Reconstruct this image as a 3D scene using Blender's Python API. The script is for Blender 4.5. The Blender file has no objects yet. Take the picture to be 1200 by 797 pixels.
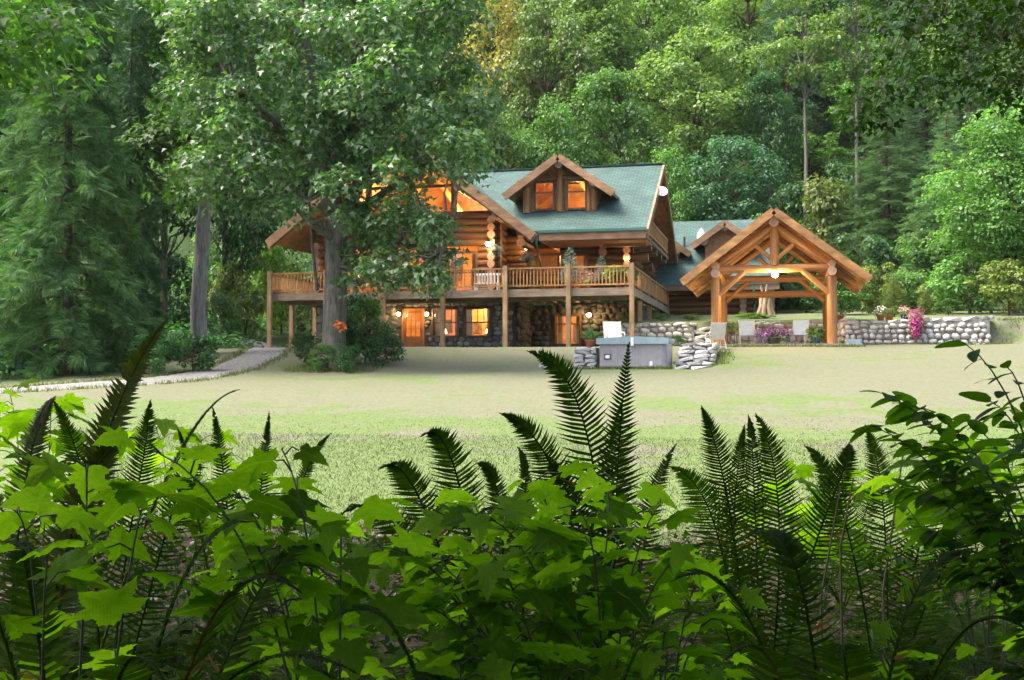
import bpy, math, random
import numpy as np
from mathutils import Vector, Matrix, noise as mnoise

# ------------------------------------------------------------------ camera, sky, sun, exposure
scene = bpy.context.scene
COL = scene.collection
F_PX = 1350.0
YAW = math.atan(320 / F_PX)
PITCH = math.atan(41.5 / F_PX)
EYE = np.array([0.0, 0.0, 1.6])
cam_data = bpy.data.cameras.new('camera')
cam_data.sensor_width = 36.0
cam_data.lens = F_PX / 1200.0 * 36.0
cam_data.clip_start = 0.05
cam_data.clip_end = 600
cam = bpy.data.objects.new('camera', cam_data)
cam.location = EYE
cam.rotation_euler = (math.pi / 2 + PITCH, 0, YAW)
COL.objects.link(cam)
scene.camera = cam

SUN_EL, SUN_AZ = math.radians(60), math.radians(-105)     # azimuth from +Y towards +X
world = bpy.data.worlds.new('World')
scene.world = world
world.use_nodes = True
wn = world.node_tree.nodes
wl = world.node_tree.links
sky = wn.new('ShaderNodeTexSky')
sky.sky_type = 'NISHITA'
sky.sun_disc = False
sky.sun_elevation = SUN_EL
sky.sun_rotation = SUN_AZ
sky.air_density = 0.8
sky.dust_density = 6.0
sky.ozone_density = 0.6
wl.new(sky.outputs[0], wn['Background'].inputs[0])
wn['Background'].inputs[1].default_value = 0.15
sun_data = bpy.data.lights.new('sun', 'SUN')
sun_data.energy = 1.5
sun_data.angle = math.radians(35)
sun_data.color = (1.0, 0.93, 0.80)
sun = bpy.data.objects.new('sun', sun_data)
sd = Vector((math.sin(SUN_AZ) * math.cos(SUN_EL), math.cos(SUN_AZ) * math.cos(SUN_EL), math.sin(SUN_EL)))
sun.rotation_euler = sd.to_track_quat('Z', 'Y').to_euler()
COL.objects.link(sun)
scene.view_settings.view_transform = 'Standard'
scene.view_settings.look = 'None'
scene.view_settings.gamma = 1.0
scene.view_settings.use_curve_mapping = False
scene.view_settings.exposure = 2.1
scene.render.engine = 'CYCLES'
scene.cycles.use_denoising = True
scene.cycles.max_bounces = 6
scene.cycles.diffuse_bounces = 3
scene.cycles.glossy_bounces = 2
scene.cycles.transmission_bounces = 5
scene.cycles.transparent_max_bounces = 8
scene.cycles.volume_bounces = 0
scene.cycles.sample_clamp_indirect = 6.0
scene.cycles.use_adaptive_sampling = True
scene.cycles.adaptive_threshold = 0.025

rnd = random.Random(11)
rng = np.random.default_rng(11)

# ------------------------------------------------------------------ geometry of the view: a pixel of the photograph at a chosen depth
def ray(px, py):
    d = np.array([(px - 600) / F_PX, 1.0, -(py - 398.5) / F_PX])
    c, s = math.cos(PITCH), math.sin(PITCH)
    d = np.array([d[0], d[1] * c - d[2] * s, d[1] * s + d[2] * c])
    c, s = math.cos(YAW), math.sin(YAW)
    return np.array([d[0] * c - d[1] * s, d[0] * s + d[1] * c, d[2]])
def at(px, py, Y):
    d = ray(px, py)
    return EYE + d * (Y / d[1])
def pt(px, py, dist):
    return EYE + ray(px, py) * dist
def project(P):
    p = np.asarray(P, float) - EYE
    c, s = math.cos(-YAW), math.sin(-YAW)
    p = np.array([p[0] * c - p[1] * s, p[0] * s + p[1] * c, p[2]])
    c, s = math.cos(-PITCH), math.sin(-PITCH)
    p = np.array([p[0], p[1] * c - p[2] * s, p[1] * s + p[2] * c])
    return 600 + F_PX * p[0] / p[1], 398.5 - F_PX * p[2] / p[1]

def smooth(a, b, x):
    t = min(1.0, max(0.0, (x - a) / (b - a)))
    return t * t * (3 - 2 * t)

_KY = [-60, 8, 13.5, 25, 35, 40, 45, 48.5, 53, 57, 75, 90]
_KZ = [-0.3, 0.05, 0.2, 0.75, 1.45, 1.82, 2.45, 2.84, 2.72, 2.72, 4.6, 5.4]
WALL_X = [-8.2, -7.4, -3.3, -3.1, 2.0, 2.3, 8.2, 9.4]
WALL_Y = [53.3, 53.3, 53.3, 55.3, 55.3, 50.0, 50.0, 50.3]
def wall_y(x):
    return float(np.interp(x, WALL_X, WALL_Y))
def ground_h(x, y):
    z = float(np.interp(y, _KY, _KZ))
    z += 0.035 * max(0.0, -x - 27.0) + 0.55 * max(0.0, y - 78.0) * (0.6 + 0.4 * smooth(78, 100, y))
    if x > -7.3:
        up = 3.86 + 0.075 * max(0.0, y - 51.0) + 0.55 * max(0.0, y - 78.0) * (0.6 + 0.4 * smooth(78, 100, y))
        if x < 9.0:
            k = smooth(wall_y(x) + 0.12, wall_y(x) + 0.42, y)
            k *= smooth(-7.3, -7.0, x)
        else:
            k = smooth(50.0 - (x - 9.0) * 1.2, 52 + (x - 9) * 0.4, y)
        z = z + (max(up, z) - z) * k
    # shelf cut for the hot tub
    if -8.6 < x < -2.2 and 39.0 < y < 45:
        cut = smooth(39.0, 40.2, y) * (1 - smooth(44.2, 44.9, y)) * smooth(-8.6, -7.6, x) * (1 - smooth(-2.9, -2.2, x))
        z = z + (1.80 - z) * cut
    z += 0.05 * mnoise.noise((x * 0.35, y * 0.35, 3.1)) * smooth(4, 14, y)
    return z

# ------------------------------------------------------------------ mesh helpers
class MB:
    """collects vertices and faces, then becomes one mesh"""
    def __init__(s):
        s.v, s.f, s.m = [], [], []
    def add(s, verts, faces, mi=0):
        b = len(s.v)
        s.v.extend([tuple(map(float, p)) for p in verts])
        for fc in faces:
            s.f.append(tuple(i + b for i in fc)); s.m.append(mi)
        return s
    def box(s, x0, x1, y0, y1, z0, z1, mi=0):
        vs = [(x, y, z) for z in (z0, z1) for y in (y0, y1) for x in (x0, x1)]
        return s.add(vs, [(0, 2, 3, 1), (4, 5, 7, 6), (0, 1, 5, 4), (2, 6, 7, 3), (0, 4, 6, 2), (1, 3, 7, 5)], mi)
    def beam(s, p0, p1, w, h, up=(0, 0, 1), mi=0):
        p0, p1 = Vector(p0), Vector(p1)
        d = (p1 - p0).normalized()
        side = d.cross(Vector(up))
        if side.length < 1e-4: side = Vector((1, 0, 0))
        side.normalize(); u = side.cross(d).normalized()
        vs = []
        for p in (p0, p1):
            for a, b in ((-1, -1), (1, -1), (1, 1), (-1, 1)):
                vs.append(p + side * (a * w / 2) + u * (b * h / 2))
        return s.add(vs, [(0, 3, 2, 1), (4, 5, 6, 7), (0, 1, 5, 4), (1, 2, 6, 5), (2, 3, 7, 6), (3, 0, 4, 7)], mi)
    def tube(s, pts, radii, n=8, cap=True, mi=0, capmi=None):
        pts = [Vector(p) for p in pts]
        rings = []
        ref = Vector((0.31, 0.17, 0.93))
        for i, p in enumerate(pts):
            d = (pts[min(i + 1, len(pts) - 1)] - pts[max(i - 1, 0)])
            d = d.normalized() if d.length > 1e-9 else Vector((0, 0, 1))
            a = d.cross(ref)
            if a.length < 0.15: a = d.cross(Vector((1, 0, 0)))
            a.normalize(); b = d.cross(a)
            r = radii[i] if hasattr(radii, '__len__') else radii
            rings.append([p + (a * math.cos(2 * math.pi * k / n) + b * math.sin(2 * math.pi * k / n)) * r for k in range(n)])
        vs = [q for rg in rings for q in rg]
        fs = []
        for i in range(len(pts) - 1):
            for k in range(n):
                k2 = (k + 1) % n
                fs.append((i * n + k, i * n + k2, (i + 1) * n + k2, (i + 1) * n + k))
        s.add(vs, fs, mi)
        if cap:
            s.add(rings[0], [tuple(reversed(range(n)))], mi if capmi is None else capmi)
            s.add(rings[-1], [tuple(range(n))], mi if capmi is None else capmi)
        return s
    def lathe(s, prof, c=(0, 0, 0), n=14, mi=0):
        vs, fs = [], []
        for r, z in prof:
            for k in range(n):
                a = 2 * math.pi * k / n
                vs.append((c[0] + r * math.cos(a), c[1] + r * math.sin(a), c[2] + z))
        for i in range(len(prof) - 1):
            for k in range(n):
                k2 = (k + 1) % n
                fs.append((i * n + k, i * n + k2, (i + 1) * n + k2, (i + 1) * n + k))
        return s.add(vs, fs, mi)
    def prism(s, poly, d0, d1, axis='Y', mi=0):
        """poly of 2D points (x,z) extruded along Y, (y,z) along X or (x,y) along Z"""
        def P(a, b, d):
            return {'Y': (a, d, b), 'X': (d, a, b), 'Z': (a, b, d)}[axis]
        n = len(poly)
        vs = [P(a, b, d0) for a, b in poly] + [P(a, b, d1) for a, b in poly]
        fs = [tuple(reversed(range(n))), tuple(range(n, 2 * n))]
        fs += [(i, (i + 1) % n, n + (i + 1) % n, n + i) for i in range(n)]
        return s.add(vs, fs, mi)
    def mesh(s, name, smooth_=False):
        me = bpy.data.meshes.new(name)
        me.from_pydata(s.v, [], s.f)
        if any(s.m): me.polygons.foreach_set('material_index', s.m)
        if smooth_: me.polygons.foreach_set('use_smooth', [True] * len(s.f))
        me.update()
        return me

def np_mesh(name, V, Fc, smooth_=False, mi=None):
    """fast mesh from arrays; Fc is (n,k)"""
    V = np.asarray(V, np.float32); Fc = np.asarray(Fc, np.int32)
    n, k = Fc.shape
    me = bpy.data.meshes.new(name)
    me.vertices.add(len(V)); me.vertices.foreach_set('co', V.ravel())
    me.loops.add(n * k); me.loops.foreach_set('vertex_index', Fc.ravel())
    me.polygons.add(n)
    me.polygons.foreach_set('loop_start', np.arange(0, n * k, k, dtype=np.int32))
    me.polygons.foreach_set('loop_total', np.full(n, k, np.int32))
    if mi is not None: me.polygons.foreach_set('material_index', np.asarray(mi, np.int32))
    if smooth_: me.polygons.foreach_set('use_smooth', np.ones(n, bool))
    me.update(calc_edges=True)
    me.validate()
    return me

def unit(a):
    return a / np.maximum(np.linalg.norm(a, axis=-1, keepdims=True), 1e-9)

def stamp(tv, tf, C, Xa, Ya, Za):
    """copies of a small template: tv (k,3), tf (m,3), frames already scaled (n,3)"""
    tv = np.asarray(tv, float); tf = np.asarray(tf, int)
    V = C[:, None, :] + tv[None, :, 0:1] * Xa[:, None, :] + tv[None, :, 1:2] * Ya[:, None, :] + tv[None, :, 2:3] * Za[:, None, :]
    Fc = tf[None] + (np.arange(len(C)) * len(tv))[:, None, None]
    return V.reshape(-1, 3), Fc.reshape(-1, tf.shape[1])

def frames(Nrm, Tip):
    """X, Y (towards tip), Z (normal) unit frames"""
    Z = unit(Nrm); Y = Tip - (Tip * Z).sum(1, keepdims=True) * Z
    Y = unit(Y); X = np.cross(Y, Z)
    return X, Y, Z

WORLD = {}
def link(o):
    COL.objects.link(o); return o
def root(name, label, cat, loc=(0, 0, 0), group=None, kind=None, rot=0.0, scale=(1, 1, 1)):
    o = bpy.data.objects.new(name, None)
    o.empty_display_size = 0.3
    M_ = Matrix.Translation(Vector([float(c) for c in loc])) @ Matrix.Rotation(rot, 4, 'Z') @ Matrix.Diagonal(Vector((*scale, 1.0)))
    o.matrix_basis = M_
    WORLD[o.name] = M_
    o['label'] = label; o['category'] = cat
    if group: o['group'] = group
    if kind: o['kind'] = kind
    return link(o)
def part(name, me, mats, parent, M_=None, local=False, kind=None, label=None):
    """child mesh. M_ is its world matrix (identity when the mesh is in world coordinates); local=True: M_ is relative to the parent"""
    o = bpy.data.objects.new(name, me)
    if mats is not None and not me.materials:
        for m in (mats if isinstance(mats, (list, tuple)) else [mats]): me.materials.append(m)
    link(o)
    o.parent = parent
    M_ = M_ if M_ is not None else Matrix.Identity(4)
    if local:
        o.matrix_basis = M_
        WORLD[o.name] = WORLD[parent.name] @ M_
    else:
        inv = WORLD[parent.name].inverted()
        o.matrix_parent_inverse = inv
        o.matrix_basis = M_
        WORLD[o.name] = M_
    if kind: o['kind'] = kind
    if label: o['label'] = label
    return o
def single(name, me, mats, label, cat, M_=None, group=None, kind=None):
    o = bpy.data.objects.new(name, me)
    if mats is not None and not me.materials:
        for m in (mats if isinstance(mats, (list, tuple)) else [mats]): me.materials.append(m)
    if M_ is not None: o.matrix_basis = M_
    WORLD[o.name] = M_ if M_ is not None else Matrix.Identity(4)
    if label: o['label'] = label
    if cat: o['category'] = cat
    if group: o['group'] = group
    if kind: o['kind'] = kind
    return link(o)
def use_mat(o, m, slot=0):
    o.material_slots[slot].link = 'OBJECT'
    o.material_slots[slot].material = m

# ------------------------------------------------------------------ materials
def new_mat(name):
    m = bpy.data.materials.new(name); m.use_nodes = True
    nt = m.node_tree; nt.nodes.clear()
    return m, nt
def nd(nt, typ, ins=None, **props):
    n = nt.nodes.new('ShaderNode' + typ)
    for k, v in props.items(): setattr(n, k, v)
    for k, v in (ins or {}).items():
        if isinstance(v, bpy.types.NodeSocket): nt.links.new(v, n.inputs[k])
        else: n.inputs[k].default_value = v
    return n
def rgb(c): return (c[0], c[1], c[2], 1.0)
def ramp(nt, fac, stops, interp='LINEAR'):
    n = nt.nodes.new('ShaderNodeValToRGB'); cr = n.color_ramp; cr.interpolation = interp
    while len(cr.elements) < len(stops): cr.elements.new(0.5)
    for e, (p, c) in zip(cr.elements, stops):
        e.position = p; e.color = rgb(c) if hasattr(c, '__len__') else (c, c, c, 1)
    nt.links.new(fac, n.inputs[0])
    return n.outputs[0]
def mixc(nt, fac, a, b, mode='MIX'):
    n = nt.nodes.new('ShaderNodeMix'); n.data_type = 'RGBA'; n.blend_type = mode
    for i, v in ((0, fac), (6, a), (7, b)):
        if isinstance(v, bpy.types.NodeSocket): nt.links.new(v, n.inputs[i])
        else: n.inputs[i].default_value = v if i == 0 else rgb(v)
    return n.outputs[2]
def finish(nt, shader):
    o = nt.nodes.new('ShaderNodeOutputMaterial'); nt.links.new(shader, o.inputs[0])

def wood(name, dark, light, scale=(2.5, 9, 9), rough=0.5, random_amt=0.35, coord='Object', bump=0.25):
    m, nt = new_mat(name)
    tc = nd(nt, 'TexCoord'); oi = nd(nt, 'ObjectInfo')
    off = nd(nt, 'VectorMath', {0: tc.outputs[coord]}, operation='ADD')
    sc = nd(nt, 'VectorMath', {0: oi.outputs['Location'], 1: (3.1, 1.7, 2.3)}, operation='MULTIPLY')
    nt.links.new(sc.outputs[0], off.inputs[1])
    mp = nd(nt, 'Mapping', {0: off.outputs[0], 3: scale})
    n1 = nd(nt, 'TexNoise', {'Vector': mp.outputs[0], 'Scale': 1.0, 'Detail': 6.0, 'Roughness': 0.65})
    c = ramp(nt, n1.outputs[0], [(0.33, dark), (0.66, light)])
    n2 = nd(nt, 'TexNoise', {'Vector': off.outputs[0], 'Scale': 1.6, 'Detail': 3.0})
    st = ramp(nt, n2.outputs[0], [(0.35, 0.72), (0.65, 1.12)])
    c = mixc(nt, 0.9, c, st, 'MULTIPLY')
    c = mixc(nt, n2.outputs[0], c, tuple(0.62 * q for q in dark), 'MIX') if False else c
    rv = nd(nt, 'MapRange', {0: oi.outputs['Random'], 3: 1 - random_amt, 4: 1 + random_amt})
    hsv = nd(nt, 'HueSaturation', {'Color': c, 'Value': rv.outputs[0]})
    bp = nd(nt, 'Bump', {'Strength': bump, 'Distance': 0.02, 'Height': n1.outputs[0]})
    p = nd(nt, 'BsdfPrincipled', {'Base Color': hsv.outputs[0], 'Roughness': rough, 'Normal': bp.outputs[0]})
    finish(nt, p.outputs[0]); return m

def plain(name, col, rough=0.6, metal=0.0, var=0.15, nscale=6.0, spec=0.5):
    m, nt = new_mat(name)
    tc = nd(nt, 'TexCoord')
    n1 = nd(nt, 'TexNoise', {'Vector': tc.outputs['Object'], 'Scale': nscale, 'Detail': 4.0})
    c = ramp(nt, n1.outputs[0], [(0.3, tuple(q * (1 - var) for q in col)), (0.7, tuple(min(1, q * (1 + var)) for q in col))])
    p = nd(nt, 'BsdfPrincipled', {'Base Color': c, 'Roughness': rough, 'Metallic': metal, 'Specular IOR Level': spec})
    finish(nt, p.outputs[0]); return m

def leafmat(name, c0, c1, c2, trans=(0.25, 0.4, 0.04), tfac=0.4, rough=0.45, objvar=0.3, spec=0.35, vein=False, hue=0.5, brown=None):
    """leaf: per-leaf colour, light passing through"""
    m, nt = new_mat(name)
    g = nd(nt, 'NewGeometry'); oi = nd(nt, 'ObjectInfo')
    if vein:
        fac = oi.outputs['Random']
    else:
        fac = g.outputs['Random Per Island']
    c = ramp(nt, fac, [(0.0, c0), (0.5, c1), (1.0, c2)] if brown is None else [(0.0, c0), (0.5, c1), (0.955, c2), (0.975, brown)])
    rv = nd(nt, 'MapRange', {0: oi.outputs['Random'], 3: 1 - objvar, 4: 1 + objvar})
    hsv = nd(nt, 'HueSaturation', {'Color': c, 'Value': rv.outputs[0], 'Hue': hue})
    col = hsv.outputs[0]
    tcol = mixc(nt, 1.0, hsv.outputs[0], tuple(q * 4 for q in trans), 'MULTIPLY') if False else None
    normal = None
    if vein:
        tc = nd(nt, 'TexCoord')
        w = nd(nt, 'TexWave', {'Vector': tc.outputs['UV'], 'Scale': 7.0, 'Distortion': 1.2, 'Detail': 1.0, 'Detail Scale': 2.0}, wave_type='BANDS', bands_direction='DIAGONAL')
        nz = nd(nt, 'TexNoise', {'Vector': tc.outputs['UV'], 'Scale': 5.0, 'Detail': 4.0})
        vm = ramp(nt, w.outputs[1], [(0.0, 0.72), (0.18, 1.0)])
        col = mixc(nt, 0.55, col, vm, 'MULTIPLY')
        vz = ramp(nt, nz.outputs[0], [(0.3, 0.8), (0.7, 1.1)])
        col = mixc(nt, 0.7, col, vz, 'MULTIPLY')
        su = nd(nt, 'SeparateXYZ', {0: tc.outputs['UV']})
        rib = ramp(nt, su.outputs[0], [(0.012, 0.6), (0.03, 0.0)])
        col = mixc(nt, rib, col, (0.16, 0.25, 0.06))
        offs = nd(nt, 'VectorMath', {0: tc.outputs['UV'], 1: oi.outputs['Location']}, operation='ADD')
        sp_ = nd(nt, 'TexNoise', {'Vector': offs.outputs[0], 'Scale': 9.0, 'Detail': 2.0})
        spot = ramp(nt, sp_.outputs[0], [(0.70, 0.0), (0.74, 0.75)])
        col = mixc(nt, spot, col, (0.11, 0.075, 0.03))
        bp = nd(nt, 'Bump', {'Strength': 0.35, 'Distance': 0.004, 'Height': w.outputs[1]})
        normal = bp.outputs[0]
    p = nd(nt, 'BsdfPrincipled', {'Base Color': col, 'Roughness': rough, 'Specular IOR Level': spec})
    tmul = mixc(nt, 1.0, col, trans, 'MULTIPLY')
    tsc = nd(nt, 'VectorMath', {0: tmul, 'Scale': 10.0}, operation='SCALE')
    t = nd(nt, 'BsdfTranslucent', {'Color': tsc.outputs[0]})
    if normal is not None:
        nt.links.new(normal, p.inputs['Normal'])
    mx = nd(nt, 'MixShader', {0: tfac, 1: p.outputs[0], 2: t.outputs[0]})
    finish(nt, mx.outputs[0]); return m

def bark(name, dark, light, scale=(5, 5, 1.0), bump=0.8):
    m, nt = new_mat(name)
    tc = nd(nt, 'TexCoord')
    mp = nd(nt, 'Mapping', {0: tc.outputs['Object'], 3: scale})
    n1 = nd(nt, 'TexNoise', {'Vector': mp.outputs[0], 'Scale': 2.2, 'Detail': 8.0, 'Roughness': 0.7})
    n2 = nd(nt, 'TexNoise', {'Vector': tc.outputs['Object'], 'Scale': 0.8, 'Detail': 3.0})
    c = ramp(nt, n1.outputs[0], [(0.3, dark), (0.7, light)])
    moss = ramp(nt, n2.outputs[0], [(0.52, 0.0), (0.7, 0.55)])
    c = mixc(nt, moss, c, (0.06, 0.085, 0.03))
    bp = nd(nt, 'Bump', {'Strength': bump, 'Distance': 0.05, 'Height': n1.outputs[0]})
    p = nd(nt, 'BsdfPrincipled', {'Base Color': c, 'Roughness': 0.9, 'Normal': bp.outputs[0], 'Specular IOR Level': 0.2})
    finish(nt, p.outputs[0]); return m

def stone_mat(name, cols, moss=0.25):
    m, nt = new_mat(name)
    tc = nd(nt, 'TexCoord'); oi = nd(nt, 'ObjectInfo')
    c = ramp(nt, oi.outputs['Random'], [(i / (len(cols) - 1), q) for i, q in enumerate(cols)])
    n1 = nd(nt, 'TexNoise', {'Vector': tc.outputs['Object'], 'Scale': 3.0, 'Detail': 8.0, 'Roughness': 0.7})
    v = ramp(nt, n1.outputs[0], [(0.25, 0.55), (0.75, 1.25)])
    c = mixc(nt, 0.8, c, v, 'MULTIPLY')
    n2 = nd(nt, 'TexNoise', {'Vector': tc.outputs['Object'], 'Scale': 1.1, 'Detail': 4.0})
    k = ramp(nt, n2.outputs[0], [(0.5, 0.0), (0.72, moss)])
    c = mixc(nt, k, c, (0.10, 0.12, 0.05))
    bp = nd(nt, 'Bump', {'Strength': 0.5, 'Distance': 0.08, 'Height': n1.outputs[0]})
    p = nd(nt, 'BsdfPrincipled', {'Base Color': c, 'Roughness': 0.85, 'Normal': bp.outputs[0]})
    finish(nt, p.outputs[0]); return m

def emit(name, col, strength):
    m, nt = new_mat(name)
    e = nd(nt, 'Emission', {0: rgb(col), 1: strength}); finish(nt, e.outputs[0]); return m

def glass_mat():
    m, nt = new_mat('window_glass')
    fr = nd(nt, 'Fresnel', {0: 1.5})
    t = nd(nt, 'BsdfTransparent', {0: (0.93, 0.95, 0.94, 1)})
    g = nd(nt, 'BsdfGlossy', {0: (1, 1, 1, 1), 'Roughness': 0.02})
    k = nd(nt, 'MapRange', {0: fr.outputs[0], 3: 0.02, 4: 0.9})
    mx = nd(nt, 'MixShader', {0: k.outputs[0], 1: t.outputs[0], 2: g.outputs[0]})
    finish(nt, mx.outputs[0]); return m

def shingle_mat():
    """teal asphalt shingles: rows and tabs of slightly different tone; Object coords x along eave, y up the slope"""
    m, nt = new_mat('roof_shingles')
    tc = nd(nt, 'TexCoord')
    br = nd(nt, 'TexBrick', {'Vector': tc.outputs['UV'], 'Color1': rgb((0.043, 0.090, 0.080)), 'Color2': rgb((0.064, 0.120, 0.107)), 'Mortar': rgb((0.024, 0.052, 0.048)),
                             'Scale': 1.0, 'Mortar Size': 0.024, 'Mortar Smooth': 0.3, 'Brick Width': 0.36, 'Row Height': 0.2, 'Bias': 0.0})
    n1 = nd(nt, 'TexNoise', {'Vector': tc.outputs['UV'], 'Scale': 0.7, 'Detail': 5.0, 'Roughness': 0.6})
    v = ramp(nt, n1.outputs[0], [(0.28, 0.62), (0.72, 1.18)])
    c = mixc(nt, 1.0, br.outputs[0], v, 'MULTIPLY')
    n2 = nd(nt, 'TexNoise', {'Vector': tc.outputs['UV'], 'Scale': 60.0, 'Detail': 2.0})
    v2 = ramp(nt, n2.outputs[0], [(0.3, 0.85), (0.7, 1.15)])
    c = mixc(nt, 0.8, c, v2, 'MULTIPLY')
    sx = nd(nt, 'SeparateXYZ', {0: tc.outputs['UV']})
    fr = nd(nt, 'Math', {0: sx.outputs[1], 1: 0.2}, operation='MODULO')
    bp = nd(nt, 'Bump', {'Strength': 0.9, 'Distance': 0.03, 'Height': fr.outputs[0]}, invert=True)
    p = nd(nt, 'BsdfPrincipled', {'Base Color': c, 'Roughness': 0.8, 'Normal': bp.outputs[0], 'Specular IOR Level': 0.3})
    finish(nt, p.outputs[0]); return m

def lawn_mat():
    m, nt = new_mat('lawn_grass')
    g = nd(nt, 'NewGeometry')
    P = g.outputs['Position']
    sx = nd(nt, 'SeparateXYZ', {0: P})
    mp = nd(nt, 'Mapping', {0: P, 3: (0.11, 0.20, 0.0)})
    n1 = nd(nt, 'TexNoise', {'Vector': mp.outputs[0], 'Scale': 1.0, 'Detail': 6.0, 'Roughness': 0.62})
    n2 = nd(nt, 'TexNoise', {'Vector': P, 'Scale': 9.0, 'Detail': 5.0, 'Roughness': 0.6})
    green = ramp(nt, n2.outputs[0], [(0.25, (0.066, 0.102, 0.032)), (0.75, (0.130, 0.170, 0.066))])
    straw = ramp(nt, n2.outputs[0], [(0.25, (0.092, 0.098, 0.060)), (0.75, (0.158, 0.160, 0.106))])
    # dry bands lie across the lawn: one by the house, one right of the middle
    yb = ramp(nt, nd(nt, 'MapRange', {0: sx.outputs[1], 1: 8.0, 2: 54.0}).outputs[0],
              [(0.0, 0.30), (0.2, 0.36), (0.40, 0.52), (0.55, 0.60), (0.68, 0.52), (0.85, 0.60), (1.0, 0.46)])
    n4 = nd(nt, 'TexNoise', {'Vector': P, 'Scale': 0.75, 'Detail': 5.0, 'Roughness': 0.65})
    n4m = nd(nt, 'MapRange', {0: n4.outputs[0], 1: 0.3, 2: 0.7, 3: -0.17, 4: 0.17})
    n1b = nd(nt, 'Math', {0: n1.outputs[0], 1: n4m.outputs[0]}, operation='ADD')
    s = nd(nt, 'Math', {0: n1b.outputs[0], 1: yb}, operation='ADD')
    k = ramp(nt, s.outputs[0], [(0.92, 0.0), (1.34, 0.95)])
    c = mixc(nt, k, green, straw)
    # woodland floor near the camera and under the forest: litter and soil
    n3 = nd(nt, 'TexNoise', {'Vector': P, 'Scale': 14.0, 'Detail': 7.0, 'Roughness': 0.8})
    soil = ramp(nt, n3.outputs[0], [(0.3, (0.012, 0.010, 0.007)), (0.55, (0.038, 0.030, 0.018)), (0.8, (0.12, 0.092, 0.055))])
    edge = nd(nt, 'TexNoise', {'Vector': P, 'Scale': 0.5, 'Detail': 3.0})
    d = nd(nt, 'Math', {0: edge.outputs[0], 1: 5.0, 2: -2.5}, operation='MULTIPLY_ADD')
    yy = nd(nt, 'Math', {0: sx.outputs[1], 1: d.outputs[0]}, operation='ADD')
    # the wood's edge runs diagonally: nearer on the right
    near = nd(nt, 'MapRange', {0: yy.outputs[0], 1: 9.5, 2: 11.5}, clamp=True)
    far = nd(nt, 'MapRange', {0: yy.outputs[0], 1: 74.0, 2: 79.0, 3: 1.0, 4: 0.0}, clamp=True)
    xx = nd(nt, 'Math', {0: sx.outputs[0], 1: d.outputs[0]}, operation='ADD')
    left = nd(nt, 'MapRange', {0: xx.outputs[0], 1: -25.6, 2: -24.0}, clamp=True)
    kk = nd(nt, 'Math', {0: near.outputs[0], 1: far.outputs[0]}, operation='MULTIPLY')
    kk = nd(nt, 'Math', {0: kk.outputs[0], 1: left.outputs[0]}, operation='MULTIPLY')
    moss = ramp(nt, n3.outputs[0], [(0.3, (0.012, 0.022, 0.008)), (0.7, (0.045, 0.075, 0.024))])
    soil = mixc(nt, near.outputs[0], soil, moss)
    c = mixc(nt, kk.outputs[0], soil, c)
    bp = nd(nt, 'Bump', {'Strength': 0.35, 'Distance': 0.05, 'Height': n2.outputs[0]})
    p = nd(nt, 'BsdfPrincipled', {'Base Color': c, 'Roughness': 0.95, 'Normal': bp.outputs[0], 'Specular IOR Level': 0.1})
    finish(nt, p.outputs[0]); return m

LOG = wood('log_stained', (0.090, 0.040, 0.014), (0.230, 0.112, 0.042))
LOG_HONEY = wood('log_honey', (0.21, 0.080, 0.020), (0.50, 0.235, 0.070), rough=0.48, bump=.5)
LOG_END = wood('log_end_grain', (0.36, 0.22, 0.16), (0.50, 0.32, 0.24), scale=(3, 3, 3), rough=0.7, random_amt=0.15)
HONEY_END = wood('honey_end_grain', (0.42, 0.25, 0.17), (0.55, 0.35, 0.25), scale=(3, 3, 3), rough=0.7, random_amt=0.15)
TRIM = wood('fascia_wood', (0.185, 0.098, 0.048), (0.32, 0.185, 0.098), scale=(1.2, 1.2, 6), rough=0.6)
PAV_WOOD = wood('pavilion_board', (0.27, 0.115, 0.033), (0.56, 0.29, 0.10), scale=(1.5, 1.5, 6), rough=0.5)
RAIL_WOOD = wood('railing_wood', (0.34, 0.16, 0.05), (0.58, 0.31, 0.12), scale=(8, 8, 1.5), rough=0.5, random_amt=0.22)
DECK_WOOD = wood('deck_timber', (0.17, 0.125, 0.085), (0.30, 0.23, 0.165), scale=(0.9, 3, 9), rough=0.75)
POST_WOOD = wood('post_timber', (0.24, 0.145, 0.070), (0.38, 0.25, 0.135), scale=(9, 9, 1.2), rough=0.7)
SOFFIT = wood('soffit_board', (0.25, 0.10, 0.035), (0.42, 0.19, 0.075), scale=(7, 1.0, 7), rough=0.55)
ROOM_WOOD = wood('room_pine', (0.52, 0.27, 0.10), (0.72, 0.43, 0.19), scale=(0.8, 3, 3), rough=0.5)
ROOM_DARK = wood('room_furniture', (0.10, 0.05, 0.02), (0.2, 0.1, 0.05))
FRAME_DARK = wood('window_frame_wood', (0.085, 0.048, 0.028), (0.15, 0.09, 0.055), scale=(6, 6, 1.5))
DOOR_WOOD = wood('door_wood', (0.30, 0.115, 0.030), (0.46, 0.20, 0.065), scale=(7, 7, 1.2), rough=0.4)
SHINGLE = shingle_mat()
GLASS = glass_mat()
GUTTER = plain('gutter_teal', (0.05, 0.15, 0.13), 0.4)
STONE = stone_mat('fieldstone', [(0.13, 0.14, 0.145), (0.22, 0.235, 0.24), (0.34, 0.35, 0.35), (0.17, 0.18, 0.185), (0.28, 0.295, 0.30), (0.40, 0.41, 0.41)])
STONE_WARM = stone_mat('granite_cobble', [(0.30, 0.29, 0.27), (0.46, 0.44, 0.41), (0.62, 0.60, 0.56), (0.36, 0.33, 0.30), (0.54, 0.53, 0.51), (0.68, 0.66, 0.63)], moss=0.12)
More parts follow.
